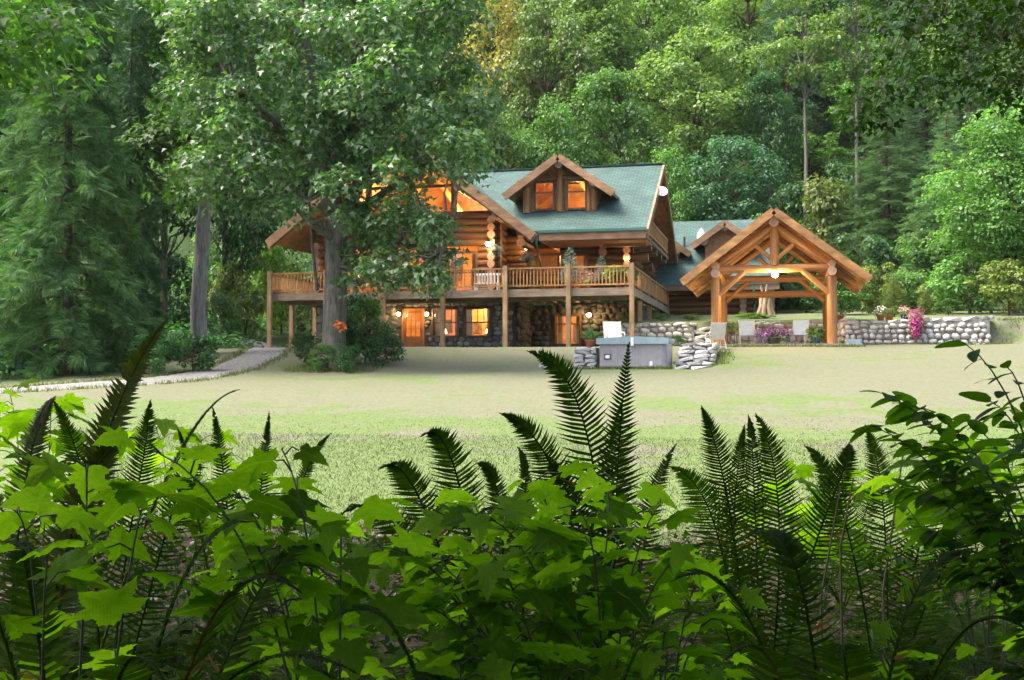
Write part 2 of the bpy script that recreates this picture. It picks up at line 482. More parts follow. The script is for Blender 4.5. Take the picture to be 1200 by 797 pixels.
SLAB = stone_mat('stone_slab', [(0.34, 0.335, 0.32), (0.48, 0.47, 0.445), (0.40, 0.39, 0.37), (0.56, 0.55, 0.53)], moss=0.15)
CORE = plain('wall_core', (0.26, 0.25, 0.235), 0.95, var=.4, nscale=7)
MORTAR = plain('mortar', (0.13, 0.125, 0.115), 0.95, nscale=12)
CONCRETE = plain('concrete', (0.42, 0.41, 0.39), 0.9, nscale=3)
GRAVEL = plain('gravel', (0.17, 0.165, 0.158), 0.95, var=0.5, nscale=9)
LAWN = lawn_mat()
BULB = emit('lamp_bulb', (1.0, 0.66, 0.28), 26.0)
IRON = plain('black_iron', (0.025, 0.024, 0.022), 0.5)
WHITE = plain('white_paint', (0.74, 0.74, 0.71), 0.5, var=0.06)
TERRACOTTA = plain('terracotta', (0.42, 0.15, 0.085), 0.85)
# ------------------------------------------------------------------ ground
def axis_pts(a, b, fine0, fine1, fine, coarse):
    out, x = [], a
    while x < b:
        out.append(x)
        x += fine if fine0 <= x < fine1 else coarse
    out.append(b)
    return out
gx = axis_pts(-150, 90, -46, 16, 0.4, 3.0)
gy = axis_pts(-30, 210, 0, 58, 0.3, 2.5)
GV = np.array([(x, y, ground_h(x, y)) for y in gy for x in gx])
nx_ = len(gx)
ii, jj = np.meshgrid(np.arange(nx_ - 1), np.arange(len(gy) - 1))
a_ = (jj * nx_ + ii).ravel()
GF = np.stack([a_, a_ + 1, a_ + nx_ + 1, a_ + nx_], 1)
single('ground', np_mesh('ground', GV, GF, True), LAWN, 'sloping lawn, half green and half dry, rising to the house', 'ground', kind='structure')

def ribbon(name, pts, mat, lift, label, cat, step=0.5):
    """a strip draped on the ground: pts are (x, y, halfwidth)"""
    pts = np.array(pts, float)
    d = np.r_[0, np.cumsum(np.linalg.norm(np.diff(pts[:, :2], axis=0), axis=1))]
    t = np.arange(0, d[-1], step)
    P = np.stack([np.interp(t, d, pts[:, i]) for i in range(3)], 1)
    for _ in range(6): P[1:-1] = (P[:-2] + 2 * P[1:-1] + P[2:]) / 4
    T = np.gradient(P[:, :2], axis=0); T /= np.linalg.norm(T, axis=1, keepdims=True)
    Nn = np.stack([-T[:, 1], T[:, 0]], 1)
    V, K = [], 9
    for i in range(len(P)):
        for k in range(K):
            s = (k / (K - 1) * 2 - 1)
            w = P[i, 2] * (1 + 0.12 * mnoise.noise((i * 0.35, 7.0 * np.sign(s), 1.5)))
            q = P[i, :2] + Nn[i] * w * s
            V.append((q[0], q[1], ground_h(q[0], q[1]) + lift - (0.05 if abs(s) == 1 else 0)))
    Fc = [(i * K + k, i * K + k + 1, (i + 1) * K + k + 1, (i + 1) * K + k) for i in range(len(P) - 1) for k in range(K - 1)]
    return single(name, np_mesh(name, V, Fc, True), mat, label, cat, kind='structure')

def hit_ground(px, py, d0=8.0, d1=140.0):
    r = ray(px, py); t = d0; prev = None
    while t < d1:
        p = EYE + r * t
        if p[2] <= ground_h(p[0], p[1]): return p
        t *= 1.01
    return None

def on_ground(px, Y):
    p = at(px, 400, Y); return np.array([p[0], p[1], ground_h(p[0], p[1])])

pathp = []
for px, Y, w in ((-60, 29.5, 1.3), (60, 31.5, 1.3), (150, 33.6, 1.25), (220, 36.0, 1.15), (270, 40.0, 1.0), (305, 45.0, .95), (322, 50.5, 1.0), (326, 56.0, 1.1), (300, 61, 1.3), (262, 66, 1.5), (225, 72, 1.6)):
    p = at(px, 400, Y); pathp.append((p[0], p[1], w))
ribbon('gravel_path', pathp, GRAVEL, 0.035, 'pale grey gravel path curving along the lawn to the deck', 'path')

# ------------------------------------------------------------------ the log house
HOUSE = root('log_house', 'two-storey log house with teal roof, wraparound deck and stone lower level', 'house', (-15.0, 55.0, 2.7))

def log_mesh(seed, endmi=1):
    b = MB(); n = 12; R = random.Random(seed)
    xs = [-0.5, -0.3, -0.1, 0.1, 0.3, 0.5]
    V = []
    for x in xs:
        r = 1 + R.uniform(-0.04, 0.04); cy, cz = R.uniform(-.03, .03), R.uniform(-.03, .03)
        for k in range(n):
            a = 2 * math.pi * k / n
            V.append((x, cy + r * math.cos(a) * (1 + R.uniform(-.015, .015)), cz + r * math.sin(a)))
    Fs = []
    for i in range(len(xs) - 1):
        for k in range(n):
            k2 = (k + 1) % n
            Fs.append((i * n + k, (i + 1) * n + k, (i + 1) * n + k2, i * n + k2))
    b.add(V, Fs, 0)
    b.add(V[:n], [tuple(range(n))], 1)
    b.add(V[-n:], [tuple(reversed(range(n)))], 1)
    me = b.mesh('log')
    sm = [m == 0 for m in b.m]
    me.polygons.foreach_set('use_smooth', sm)
    return me
LOGS = [log_mesh(i) for i in range(4)]
for me in LOGS:
    me.materials.append(LOG); me.materials.append(LOG_END)
HLOGS = [log_mesh(20 + i) for i in range(4)]
for me in HLOGS:
    me.materials.append(LOG_HONEY); me.materials.append(HONEY_END)
def log_at(parent, p0, p1, r, name='log', kind=LOGS):
    p0, p1 = Vector(p0), Vector(p1)
    d = p1 - p0; L = d.length; d = d / L
    s = d.cross(Vector((0, 0, 1)))
    if s.length < 1e-3: s = Vector((0, 1, 0))
    s.normalize(); u = s.cross(d)
    th = rnd.uniform(0, 6.28)
    y = s * math.cos(th) + u * math.sin(th); z = d.cross(y)
    M_ = Matrix(((d.x * L, y.x * r, z.x * r, (p0.x + p1.x) / 2), (d.y * L, y.y * r, z.y * r, (p0.y + p1.y) / 2), (d.z * L, y.z * r, z.z * r, (p0.z + p1.z) / 2), (0, 0, 0, 1)))
    return part(name, rnd.choice(kind), None, parent, M_)
def log_wall_x(parent, Y, x0, x1, z0, z1, openings=(), r=0.18):
    z = z0 + r
    while z < z1:
        cuts = sorted([(a, b) for a, b, za, zb in openings if za < z + r * 0.55 and zb > z - r * 0.55])
        x = x0
        for a, b in cuts + [(x1, x1)]:
            if a - x > 0.12: log_at(parent, (x, Y, z), (a, Y, z), r * rnd.uniform(0.97, 1.05))
            x = max(x, b)
        z += 2 * r * 0.955
def log_wall_y(parent, X, y0, y1, z0, z1, r=0.18, dz=0.0):
    z = z0 + r + dz
    while z < z1:
        log_at(parent, (X, y0 + rnd.uniform(-.05, .05), z), (X, y1, z), r * rnd.uniform(0.97, 1.05)); z += 2 * r * 0.955

def roof_plane(name, parent, O_, U, V_, us, vs, skip=(), thick=0.22, mats=None, ufun=None):
    """sloped slab in (u along eave, v up slope); skip: grid cells left open"""
    O_, U, V_ = Vector(O_), Vector(U).normalized(), Vector(V_).normalized()
    Nn = U.cross(V_).normalized()
    if Nn.z < 0: Nn = -Nn
    b = MB(); uvs = []
    cells = [(i, j) for i in range(len(us) - 1) for j in range(len(vs) - 1) if (i, j) not in skip]
    def P(u, v, d):
        if ufun and u == us[0]: u = ufun(v)
        return O_ + U * u + V_ * v + Nn * d
    flip = U.cross(V_).z < 0
    def quad(ps, mi, uv):
        if flip: ps, uv = ps[::-1], uv[::-1]
        b.add(ps, [(0, 1, 2, 3)], mi); uvs.extend(uv)
    for i, j in cells:
        u0, u1, v0, v1 = us[i], us[i + 1], vs[j], vs[j + 1]
        quad([P(u0, v0, 0), P(u1, v0, 0), P(u1, v1, 0), P(u0, v1, 0)], 0, [(u0, v0), (u1, v0), (u1, v1), (u0, v1)])
        quad([P(u0, v1, -thick), P(u1, v1, -thick), P(u1, v0, -thick), P(u0, v0, -thick)], 1, [(0, 0)] * 4)
        for (di, dj, A, B) in ((0, -1, (u0, v0), (u1, v0)), (0, 1, (u1, v1), (u0, v1)), (-1, 0, (u0, v1), (u0, v0)), (1, 0, (u1, v0), (u1, v1))):
            if (i + di, j + dj) not in cells:
                quad([P(*A, -thick), P(*B, -thick), P(*B, 0), P(*A, 0)], 2, [(0, 0)] * 4)
    me = b.mesh(name)
    uvl = me.uv_layers.new(name='UVMap')
    uvl.data.foreach_set('uv', [c for q in uvs for c in q])
    return part(name, me, mats or [SHINGLE, SOFFIT, TRIM], parent)

def window(parent, x0, x1, z0, z1, Y, cols=3, sash=0.5, mat=FRAME_DARK, fw=0.09, name='window', depth=0.14):
    b = MB()
    b.box(x0 - fw, x0, Y - depth, Y + .08, z0 - fw, z1 + fw); b.box(x1, x1 + fw, Y - depth, Y + .08, z0 - fw, z1 + fw)
    b.box(x0, x1, Y - depth, Y + .08, z1, z1 + fw); b.box(x0 - 0.04, x1 + 0.04, Y - depth - .04, Y + .08, z0 - fw - .02, z0 - .001)
    o = part(name, b.mesh('frame'), mat, parent)
    zm = z0 + (z1 - z0) * sash
    b = MB()
    b.box(x0, x1, Y - .07, Y - .01, zm - .035, zm + .035)
    for a in (x0, x1 - .04): b.box(a, a + .04, Y - .06, Y - .012, z0, z1)
    for k in range(1, cols):
        xc = x0 + (x1 - x0) * k / cols; b.box(xc - .014, xc + .014, Y - .055, Y - .02, zm + .035, z1)
    part('sash', b.mesh('sash'), mat, o)
    for za, zb in ((z0, zm - .035), (zm + .035, z1)):
        part('pane', MB().box(x0 + .041, x1 - .041, Y - .036, Y - .03, za, zb).mesh('pane'), GLASS, o)
    return o

def room(parent, x0, x1, y0, y1, z0, z1, mat=ROOM_WOOD):
    """inside of a lit room: floor, ceiling, back and side walls, open to the front"""
    b = MB(); t = 0.08
    b.box(x0, x1, y1, y1 + t, z0, z1); b.box(x0 - t, x0, y0, y1, z0, z1); b.box(x1, x1 + t, y0, y1, z0, z1)
    b.box(x0, x1, y0, y1, z0 - t, z0); b.box(x0, x1, y0, y1, z1, z1 + t)
    return part('interior_wall', b.mesh('interior_wall'), mat, parent)

def point(name, loc, watts, col=(1.0, 0.50, 0.16), rad=0.12):
    L = bpy.data.lights.new(name, 'POINT'); L.energy = watts; L.color = col; L.shadow_soft_size = rad
    o = bpy.data.objects.new(name, L); o.location = [float(c) for c in loc]; link(o); return o

GZ, DF, DY, DX0, DX1 = 2.7, 5.6, 52.0, -24.42, -6.72
WY, RY = 55.0, 57.0                  # walls: gable wing, recessed right part

# lower storey: stone walls with real stones
def stone_mesh(seed, ex=.65):
    import bmesh
    bm = bmesh.new(); bmesh.ops.create_icosphere(bm, subdivisions=1, radius=1.0)
    R = random.Random(seed)
    for v in bm.verts:
        d = v.co.normalized(); k = 0.85 + R.uniform(-.14, .2)
        q = Vector((math.copysign(abs(d.x) ** ex, d.x), math.copysign(abs(d.y) ** (ex + .1), d.y), math.copysign(abs(d.z) ** ex, d.z)))
        v.co = q * k
    me = bpy.data.meshes.new('stone'); bm.to_mesh(me); bm.free()
    me.polygons.foreach_set('use_smooth', [True] * len(me.polygons))
    return me
STONES = [stone_mesh(i) for i in range(7)]
WSTONES = [stone_mesh(40 + i) for i in range(7)]
SLABS = [stone_mesh(60 + i, .24) for i in range(5)]
for me in SLABS: me.polygons.foreach_set('use_smooth', [False] * len(me.polygons))
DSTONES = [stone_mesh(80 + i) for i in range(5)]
STONE_SHADED = stone_mat('fieldstone_shaded', [(0.05, 0.052, 0.048), (0.09, 0.088, 0.08), (0.13, 0.125, 0.11), (0.07, 0.07, 0.065)])  # shade of the recess under the deck painted into the stone colour
for me in DSTONES: me.materials.append(STONE_SHADED)
for me in STONES: me.materials.append(STONE)
for me in WSTONES: me.materials.append(STONE_WARM)
for me in SLABS: me.materials.append(SLAB)
def place_stone(parent, c, size, kind, rz=0.0):
    M_ = Matrix.Translation(Vector([float(q) for q in c])) @ Matrix.Rotation(rz, 4, 'Z') @ Matrix.Rotation(rnd.uniform(-.25, .25), 4, 'Y') @ Matrix.Diagonal(Vector((size[0] / 2, size[1] / 2, size[2] / 2, 1)))
    return part('stone', rnd.choice(kind), None, parent, M_)
def stone_face(parent, A, B, z0, z1, openings=(), s=0.36, kind=STONES, proud=0.0, zfun=None, depth=0.3):
    """stones laid in uneven courses on the line A-B (x,y), facing the camera side"""
    A, B = np.array(A, float), np.array(B, float)
    L = np.linalg.norm(B - A); d = (B - A) / L
    nrm = np.array([d[1], -d[0]])
    rz = math.atan2(d[1], d[0])
    z = z0
    while z < z1 - 0.08:
        hgt = s * rnd.uniform(0.62, 0.95); hgt = min(hgt, z1 - z + 0.04)
        t = rnd.uniform(-.2, 0) * s
        while t < L:
            w = s * rnd.uniform(0.7, 1.5)
            tc = t + w / 2; zc = z + hgt / 2
            x = A[0] + d[0] * tc
            if 0 <= tc <= L and not any(a < x + w * .3 and b_ > x - w * .3 and za < zc + hgt * .3 and zb > zc - hgt * .3 for a, b_, za, zb in openings):
                q = A + d * tc + nrm * (proud + rnd.uniform(-.03, .04))
                zz = zc + rnd.uniform(-.04, .04) + (zfun(tc / L) if zfun else 0)
                place_stone(parent, (q[0], q[1], zz), (w * 1.14, depth, hgt * 1.22), kind, rz)
            t += w
        z += hgt * 0.97

low_open = [(-18.68, -17.55, 2.6, 4.9), (-17.07, -15.78, 3.55, 4.9), (-15.43, -14.12, 3.55, 4.9), (-21.9, -20.5, 3.5, 4.9)]
def cut_wall(parent, name, Y0, Y1, x0, x1, z0, z1, openings, mat):
    """solid wall pieces around openings (x-sorted, non-overlapping)"""
    b = MB(); x = x0
    for a, c, za, zb in sorted(openings):
        b.box(x, a, Y0, Y1, z0, z1)
        if za > z0: b.box(a, c, Y0, Y1, z0, za)
        if zb < z1: b.box(a, c, Y0, Y1, zb, z1)
        x = c
    b.box(x, x1, Y0, Y1, z0, z1)
    return part(name, b.mesh(name), mat, parent)
sw = cut_wall(HOUSE, 'stone_wall', WY + .02, WY + .3, -23.3, -13.1, 2.4, 5.22, low_open, MORTAR)
stone_face(sw, (-19.3, WY + .02), (-13.1, WY + .02), 2.55, 5.2, low_open, 0.30)
stone_face(sw, (-23.3, WY + .02), (-19.3, WY + .02), 2.55, 5.2, low_open, 0.5)
rec_open = [(-11.45, -10.15, 3.2, 4.65)]
sw2 = cut_wall(HOUSE, 'stone_wall', 58.0, 58.3, -13.05, -7.4, 2.4, 5.22, rec_open, MORTAR)
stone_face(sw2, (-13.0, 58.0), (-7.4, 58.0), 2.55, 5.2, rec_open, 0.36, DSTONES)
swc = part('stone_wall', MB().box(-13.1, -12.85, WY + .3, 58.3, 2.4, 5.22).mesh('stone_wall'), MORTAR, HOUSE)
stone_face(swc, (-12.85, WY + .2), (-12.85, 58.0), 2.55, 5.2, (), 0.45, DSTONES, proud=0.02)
part('stone_wall', MB().box(-7.4, -7.1, 58.0, 70.0, 2.4, 5.22).mesh('stone_wall'), MORTAR, HOUSE)
window(HOUSE, -17.05, -15.80, 3.58, 4.87, WY, 4, 0.5)
window(HOUSE, -15.41, -14.14, 3.58, 4.87, WY, 4, 0.5)
window(HOUSE, -21.85, -20.55, 3.55, 4.87, WY, 4, 0.5)
window(HOUSE, -11.42, -10.18, 3.22, 4.62, 58.0, 3, 0.72)
# entrance door: planked lower half, glazed upper half
b = MB(); x0, x1 = -18.6, -17.62
b.box(x0, x0 + .12, WY - .06, WY + .02, 2.74, 4.85); b.box(x1 - .12, x1, WY - .06, WY + .02, 2.74, 4.85)
b.box(x0 + .12, x1 - .12, WY - .06, WY + .02, 2.74, 3.55); b.box(x0 + .12, x1 - .12, WY - .06, WY + .02, 4.72, 4.85)
for k in (1, 2):
    xc = x0 + .12 + (x1 - x0 - .24) * k / 3; b.box(xc - .012, xc + .012, WY - .05, WY - .01, 3.55, 4.72)
for k in (1, 2):
    zc = 3.55 + 1.17 * k / 3; b.box(x0 + .12, x1 - .12, WY - .048, WY - .012, zc - .012, zc + .012)
door = part('door', b.mesh('door'), DOOR_WOOD, HOUSE)
part('pane', MB().box(x0 + .12, x1 - .12, WY - .033, WY - .028, 3.55, 4.72).mesh('pane'), GLASS, door)
part('handle', MB().tube([(x1 - .09, WY - .1, 3.75), (x1 - .09, WY - .1, 3.95)], .02, 6).mesh('handle'), IRON, door)
b = MB(); b.box(x0 - .1, x0, WY - .1, WY + .05, 2.72, 4.95); b.box(x1, x1 + .1, WY - .1, WY + .05, 2.72, 4.95); b.box(x0, x1, WY - .1, WY + .05, 4.85, 4.95)
part('door_frame', b.mesh('door_frame'), DOOR_WOOD, HOUSE)
room(HOUSE, -22.6, -13.3, WY + .32, 58.6, 2.74, 5.1)
CURTAIN = plain('curtain_cloth', (0.50, 0.36, 0.20), .9, nscale=3)
PICT = plain('picture_print', (0.16, 0.12, 0.09), .6, var=.6, nscale=5)
SHADE = emit('lamp_shade_glow', (1.0, 0.62, 0.26), 7.0)
def curtain(x0, x1, y, z0, z1):
    b = MB(); V = []; n = 13
    for i in range(n):
        x = x0 + (x1 - x0) * i / (n - 1); V += [(x, y + .035 * math.sin(i * 1.9), z0), (x, y + .035 * math.sin(i * 1.9 + .3), z1)]
    b.add(V, [(2 * i, 2 * i + 2, 2 * i + 3, 2 * i + 1) for i in range(n - 1)])
    part('curtain', b.mesh('curtain', True), CURTAIN, HOUSE)
def picture(x, y, z, w, h):
    o = part('picture_frame', MB().box(x - w / 2, x + w / 2, y - .04, y, z - h / 2, z + h / 2).mesh('picture_frame'), ROOM_DARK, HOUSE)
    part('print', MB().box(x - w / 2 + .05, x + w / 2 - .05, y - .05, y - .041, z - h / 2 + .05, z + h / 2 - .05).mesh('print'), PICT, o)
def table_lamp(x, y, z, label):
    o = root('table_lamp', label, 'lamp', (x, y, z))
    part('stand', MB().lathe([(.001, 0), (.1, 0), (.1, .02), (.025, .05), (.04, .16), (.02, .28)], (x, y, z), 10).mesh('stand', True), IRON, o)
    part('lamp_shade', MB().lathe([(.15, .24), (.09, .46), (.001, .46)], (x, y, z), 12).mesh('lamp_shade', True), SHADE, o)
for xa, xb in ((-17.1, -16.72), (-16.05, -15.75), (-15.45, -15.15), (-14.4, -14.1), (-21.9, -21.5), (-20.9, -20.5)): curtain(xa, xb, WY + .36, 3.5, 4.95)
picture(-15.9, 58.58, 4.1, .8, .6); picture(-14.6, 58.58, 4.55, .5, .3); picture(-17.4, 58.58, 4.2, .5, .7)
part('interior_table', MB().box(-17.0, -13.6, WY + .5, WY + .9, 3.42, 3.47).box(-16.9, -16.8, WY + .55, WY + .85, 2.75, 3.42).box(-13.8, -13.7, WY + .55, WY + .85, 2.75, 3.42).mesh('interior_table'), ROOM_DARK, HOUSE)
table_lamp(-16.72, WY + .7, 3.47, 'lit table lamp in the left basement window')
table_lamp(-14.42, WY + .7, 3.47, 'lit table lamp in the right basement window')
part('interior_shelf', MB().box(-15.2, -14.3, 58.1, 58.55, 2.75, 4.3).mesh('interior_shelf'), ROOM_DARK, HOUSE)
room(HOUSE, -12.3, -9.0, 58.32, 61.5, 2.74, 5.1)
curtain(-11.42, -11.15, 58.36, 3.2, 4.65); curtain(-10.45, -10.18, 58.36, 3.2, 4.65)
picture(-10.9, 61.48, 3.9, .5, .9)

# upper storey, gable wing: log wall with windows, glazed gable above
GAPX, GAPZ, GSL, GHALF = -18.3, 13.5, 0.766, 6.75
up_open = [(-16.35, -14.75, 5.6, 7.75), (-18.9, -17.0, 5.6, 7.75), (-21.6, -19.6, 5.6, 7.75)]
log_wall_x(HOUSE, WY, -23.3, -13.6, DF, 9.62, up_open)
window(HOUSE, -16.25, -14.85, 5.72, 7.66, WY - .05, 2, 0.5, fw=.1)
window(HOUSE, -18.8, -17.1, 5.72, 7.66, WY - .05, 2, 0.5, fw=.1)
window(HOUSE, -21.5, -19.7, 5.72, 7.66, WY - .05, 2, 0.5, fw=.1)
def rz_(x): return GAPZ - 0.42 - GSL * abs(x - GAPX)     # underside line of the gable roof
mull = [-22.6, -20.5, -18.3, -16.0, -14.0]
b = MB()
for x in mull[1:-1]: b.box(x - .13, x + .13, WY - .12, WY + .12, 9.62, rz_(x) - .02)
b.box(-22.9, -13.75, WY - .14, WY + .14, 9.55, 9.75)
b.box(-20.5 + .13, -18.3 - .13, WY - .09, WY + .09, 11.0, 11.14); b.box(-18.3 + .13, -16.0 - .13, WY - .09, WY + .09, 11.0, 11.14)
for sx in (-1, 1):
    b.beam((GAPX + sx * 4.9, WY, rz_(GAPX + 4.9) - .03), (GAPX, WY, rz_(GAPX) - .03), 0.26, 0.2)
gw = part('window', b.mesh('gable_window'), FRAME_DARK, HOUSE)
for xa, xb in zip(mull[:-1], mull[1:]):
    xa2, xb2 = xa + .13, xb - .13
    part('pane', MB().prism([(xa2, 9.76), (xb2, 9.76), (xb2, max(9.8, rz_(xb2) - .1)), (xa2, max(9.8, rz_(xa2) - .1))], WY - .02, WY - .012).mesh('pane'), GLASS, gw)
# perpendicular log walls, their stacked ends face the camera
log_wall_y(HOUSE, -13.95, WY - .62, 62, DF + .17, 9.5, 0.19)
log_wall_y(HOUSE, -23.1, WY - .6, 68, DF + .17, 8.4, 0.19)
# great room inside
b = MB(); b.prism([(-22.8, DF + .05), (-14.2, DF + .05), (-14.2, rz_(-14.2) - .1), (GAPX, GAPZ - .55), (-22.8, rz_(-22.8) - .1)], 61.5, 61.6)
b.box(-14.28, -14.2, WY + .2, 61.5, DF + .05, rz_(-14.2) - .1); b.box(-22.88, -22.8, WY + .2, 61.5, DF + .05, rz_(-22.8) - .1)
b.box(-22.8, -14.2, WY + .2, 61.5, DF - .02, DF + .05)
part('interior_wall', b.mesh('interior_wall'), ROOM_WOOD, HOUSE)
for x in (-20.2, -16.4): part('roof_truss', MB().beam((x, 58.4, 9.9), (x, 61.4, 9.9), .25, .3).beam((x, 58.5, 9.9), (GAPX, 58.5, 12.6), .22, .25).mesh('roof_truss'), ROOM_WOOD, HOUSE)
for xa, xb in ((-16.25, -15.95), (-15.15, -14.85), (-18.8, -18.45), (-17.45, -17.1), (-21.5, -21.15), (-20.05, -19.7)): curtain(xa, xb, WY + .3, 5.72, 7.68)
picture(-15.4, 61.48, 7.2, 1.0, .8); picture(-17.8, 61.48, 7.4, .8, 1.1); picture(-20.6, 61.48, 7.0, .9, .7)
part('interior_cabinet', MB().box(-16.2, -15.0, 60.7, 61.4, DF + .05, 6.8).box(-21.5, -19.6, 60.6, 61.4, DF + .05, 6.5).mesh('interior_cabinet'), ROOM_DARK, HOUSE)
part('interior_balcony', MB().box(-22.7, -14.3, 58.6, 58.75, 8.9, 9.1).box(-22.7, -14.3, 58.62, 58.72, 9.75, 9.82).mesh('interior_balcony'), ROOM_DARK, HOUSE)
# roof of the gable wing
el = math.hypot(1, GSL)
SL = GHALF * el
roof_plane('roof', HOUSE, (GAPX + GHALF, 53.0, GAPZ - GSL * GHALF), (0, 1, 0), (-1, 0, GSL), [0, 17.0], [0, SL], thick=.2)
roof_plane('roof', HOUSE, (GAPX - GHALF, 53.0, GAPZ - GSL * GHALF), (0, 1, 0), (1, 0, GSL), [0, 17.0], [0, SL], thick=.2)
for sx in (-1, 1):
    e = (GAPX + sx * (GHALF + .03), 52.93, GAPZ - GSL * GHALF - .18); t = (GAPX, 52.93, GAPZ - .16)
    part('fascia_board', MB().beam(e, t, 0.12, 0.42).mesh('fascia'), TRIM, HOUSE)
    part('fascia_board', MB().beam((e[0], 53.03, e[2] - .2), (t[0], 53.03, t[2] - .2), 0.1, 0.24).mesh('fascia'), TRIM, HOUSE)
    for k in (0.18, 0.55, 0.9):
        xx = GAPX + sx * GHALF * k * .8
        log_at(HOUSE, (xx, 53.15, rz_(xx) - .12), (xx, 61, rz_(xx) - .12), .17, 'purlin')
log_at(HOUSE, (GAPX, 53.1, GAPZ - .65), (GAPX, 61, GAPZ - .65), .2, 'ridge_log')

# right part: recessed log wall, main roof with dormer
rt_open = [(-12.75, -11.0, 5.6, 7.75), (-10.9, -9.55, 5.75, 7.7)]
log_wall_x(HOUSE, RY, -13.9, -7.3, DF, 8.7, rt_open)
window(HOUSE, -12.65, -11.1, 5.68, 7.66, RY - .05, 2, 0.5, fw=.1, name='patio_door')
window(HOUSE, -10.85, -9.6, 5.8, 7.6, RY - .05, 2, 0.5, fw=.08)
log_wall_y(HOUSE, -8.75, RY - .8, RY + .5, 7.5, 8.5, 0.19)
log_wall_y(HOUSE, -12.5, 54.6, RY, 7.9, 8.5, 0.2)
room(HOUSE, -13.8, -7.9, RY + .22, 61.4, DF, 8.3)
for xa, xb in ((-12.65, -12.3), (-10.85, -10.6), (-9.85, -9.6)): curtain(xa, xb, RY + .26, 5.7, 7.7)
picture(-11.6, 61.38, 7.0, .7, .9); picture(-9.9, 61.38, 7.1, .9, .6)
part('interior_cabinet', MB().box(-13.0, -11.8, 60.6, 61.3, DF, 6.7).box(-10.6, -9.2, 60.5, 61.3, DF, 6.4).mesh('interior_cabinet'), ROOM_DARK, HOUSE)
log_wall_y(HOUSE, -7.55, RY - .7, 69.0, DF + .17, 8.2, 0.19)
MSL = 0.574
E0 = Vector((-18.3, 54.0, 8.55)); mel = math.hypot(1, MSL)
DW0, DW1, DYF = -12.75, -9.0, 56.12          # dormer walls and face
dv0, dv1 = (DYF - 54.0 + .05) * mel, (DYF - 54.0 + 3.3) * mel
roof_plane('roof', HOUSE, E0, (1, 0, 0), (0, 1, MSL), [0, DW0 + .15 + 18.3, DW1 - .15 + 18.3, 18.3 - 6.3], [0, dv0, dv1, 7.6 * mel], skip=[(1, 1)], ufun=lambda v: (GAPZ - (8.55 + MSL * v / mel)) / GSL - .22)
roof_plane('roof', HOUSE, (-18.3, 69.2, 8.55), (1, 0, 0), (0, -1, MSL), [0, 12.0], [0, 7.6 * mel])
part('ridge_cap', MB().beam((-17.0, 61.6, 12.93), (-6.28, 61.6, 12.93), .34, .07).mesh('ridge_cap'), SHINGLE, HOUSE)
part('fascia_board', MB().box(-11.45, -6.32, 53.86, 53.985, 8.05, 8.42).mesh('fascia'), TRIM, HOUSE)
part('gutter', MB().box(-11.55, -6.28, 53.80, 53.98, 8.42, 8.55).mesh('gutter'), GUTTER, HOUSE)
part('downspout', MB().box(-11.62, -11.52, 53.8, 53.9, 7.9, 8.5).beam((-11.57, 53.85, 7.9), (-11.9, 56.6, 7.0), .08, .08).mesh('downspout'), GUTTER, HOUSE)
part('soffit', MB().box(-11.4, -6.35, 54.1, 56.85, 8.0, 8.06).mesh('soffit'), SOFFIT, HOUSE)
for y0, y1 in ((53.9, 61.6), (69.3, 61.6)):
    part('fascia_board', MB().beam((-6.24, y0, 8.55 - .22 - .05), (-6.24, y1, 12.91 - .22), .1, .4).mesh('fascia'), TRIM, HOUSE)
# gable end facing right, with balcony under the overhang
b = MB(); b.prism([(55.6, 8.25), (67.6, 8.25), (61.6, 8.25 + 6 * MSL + .6)], -7.75, -7.6, 'X')
part('gable_wall', b.mesh('gable_wall'), SOFFIT, HOUSE)
part('balcony_floor', MB().box(-7.6, -6.45, 55.3, 66.0, 8.22, 8.38).mesh('balcony_floor'), DECK_WOOD, HOUSE)
for y in (55.6, 58, 60.4, 62.8, 65.2):
    log_at(HOUSE, (-8.6, y, 8.02), (-6.5, y, 8.02), .18, 'bracket_log')
    part('bracket', MB().box(-6.62, -6.5, y - .1, y + .1, 8.38, 8.62).mesh('bracket'), RAIL_WOOD, HOUSE)
b = MB(); b.box(-6.56, -6.46, 55.3, 66.0, 9.25, 9.36); b.box(-6.55, -6.47, 55.3, 66.0, 8.55, 8.64)
br = part('balcony_railing', b.mesh('balcony_railing'), RAIL_WOOD, HOUSE)
BAL = MB().box(-.025, .025, -.025, .025, 0, 1).mesh('baluster'); BAL.materials.append(RAIL_WOOD)
def baluster(parent, x, y, z0, z1):
    part('baluster', BAL, None, parent, Matrix.Translation((x, y, z0)) @ Matrix.Diagonal(Vector((1, 1, z1 - z0, 1))))
y = 55.4
while y < 66: baluster(br, -6.51, y, 8.64, 9.25); y += 0.24
log_at(HOUSE, (-8.2, RY - .1, 7.45), (-6.55, RY - .1, 7.45), .2)
log_at(HOUSE, (-8.2, RY + 5, 7.45), (-6.9, RY + 5, 7.45), .2)

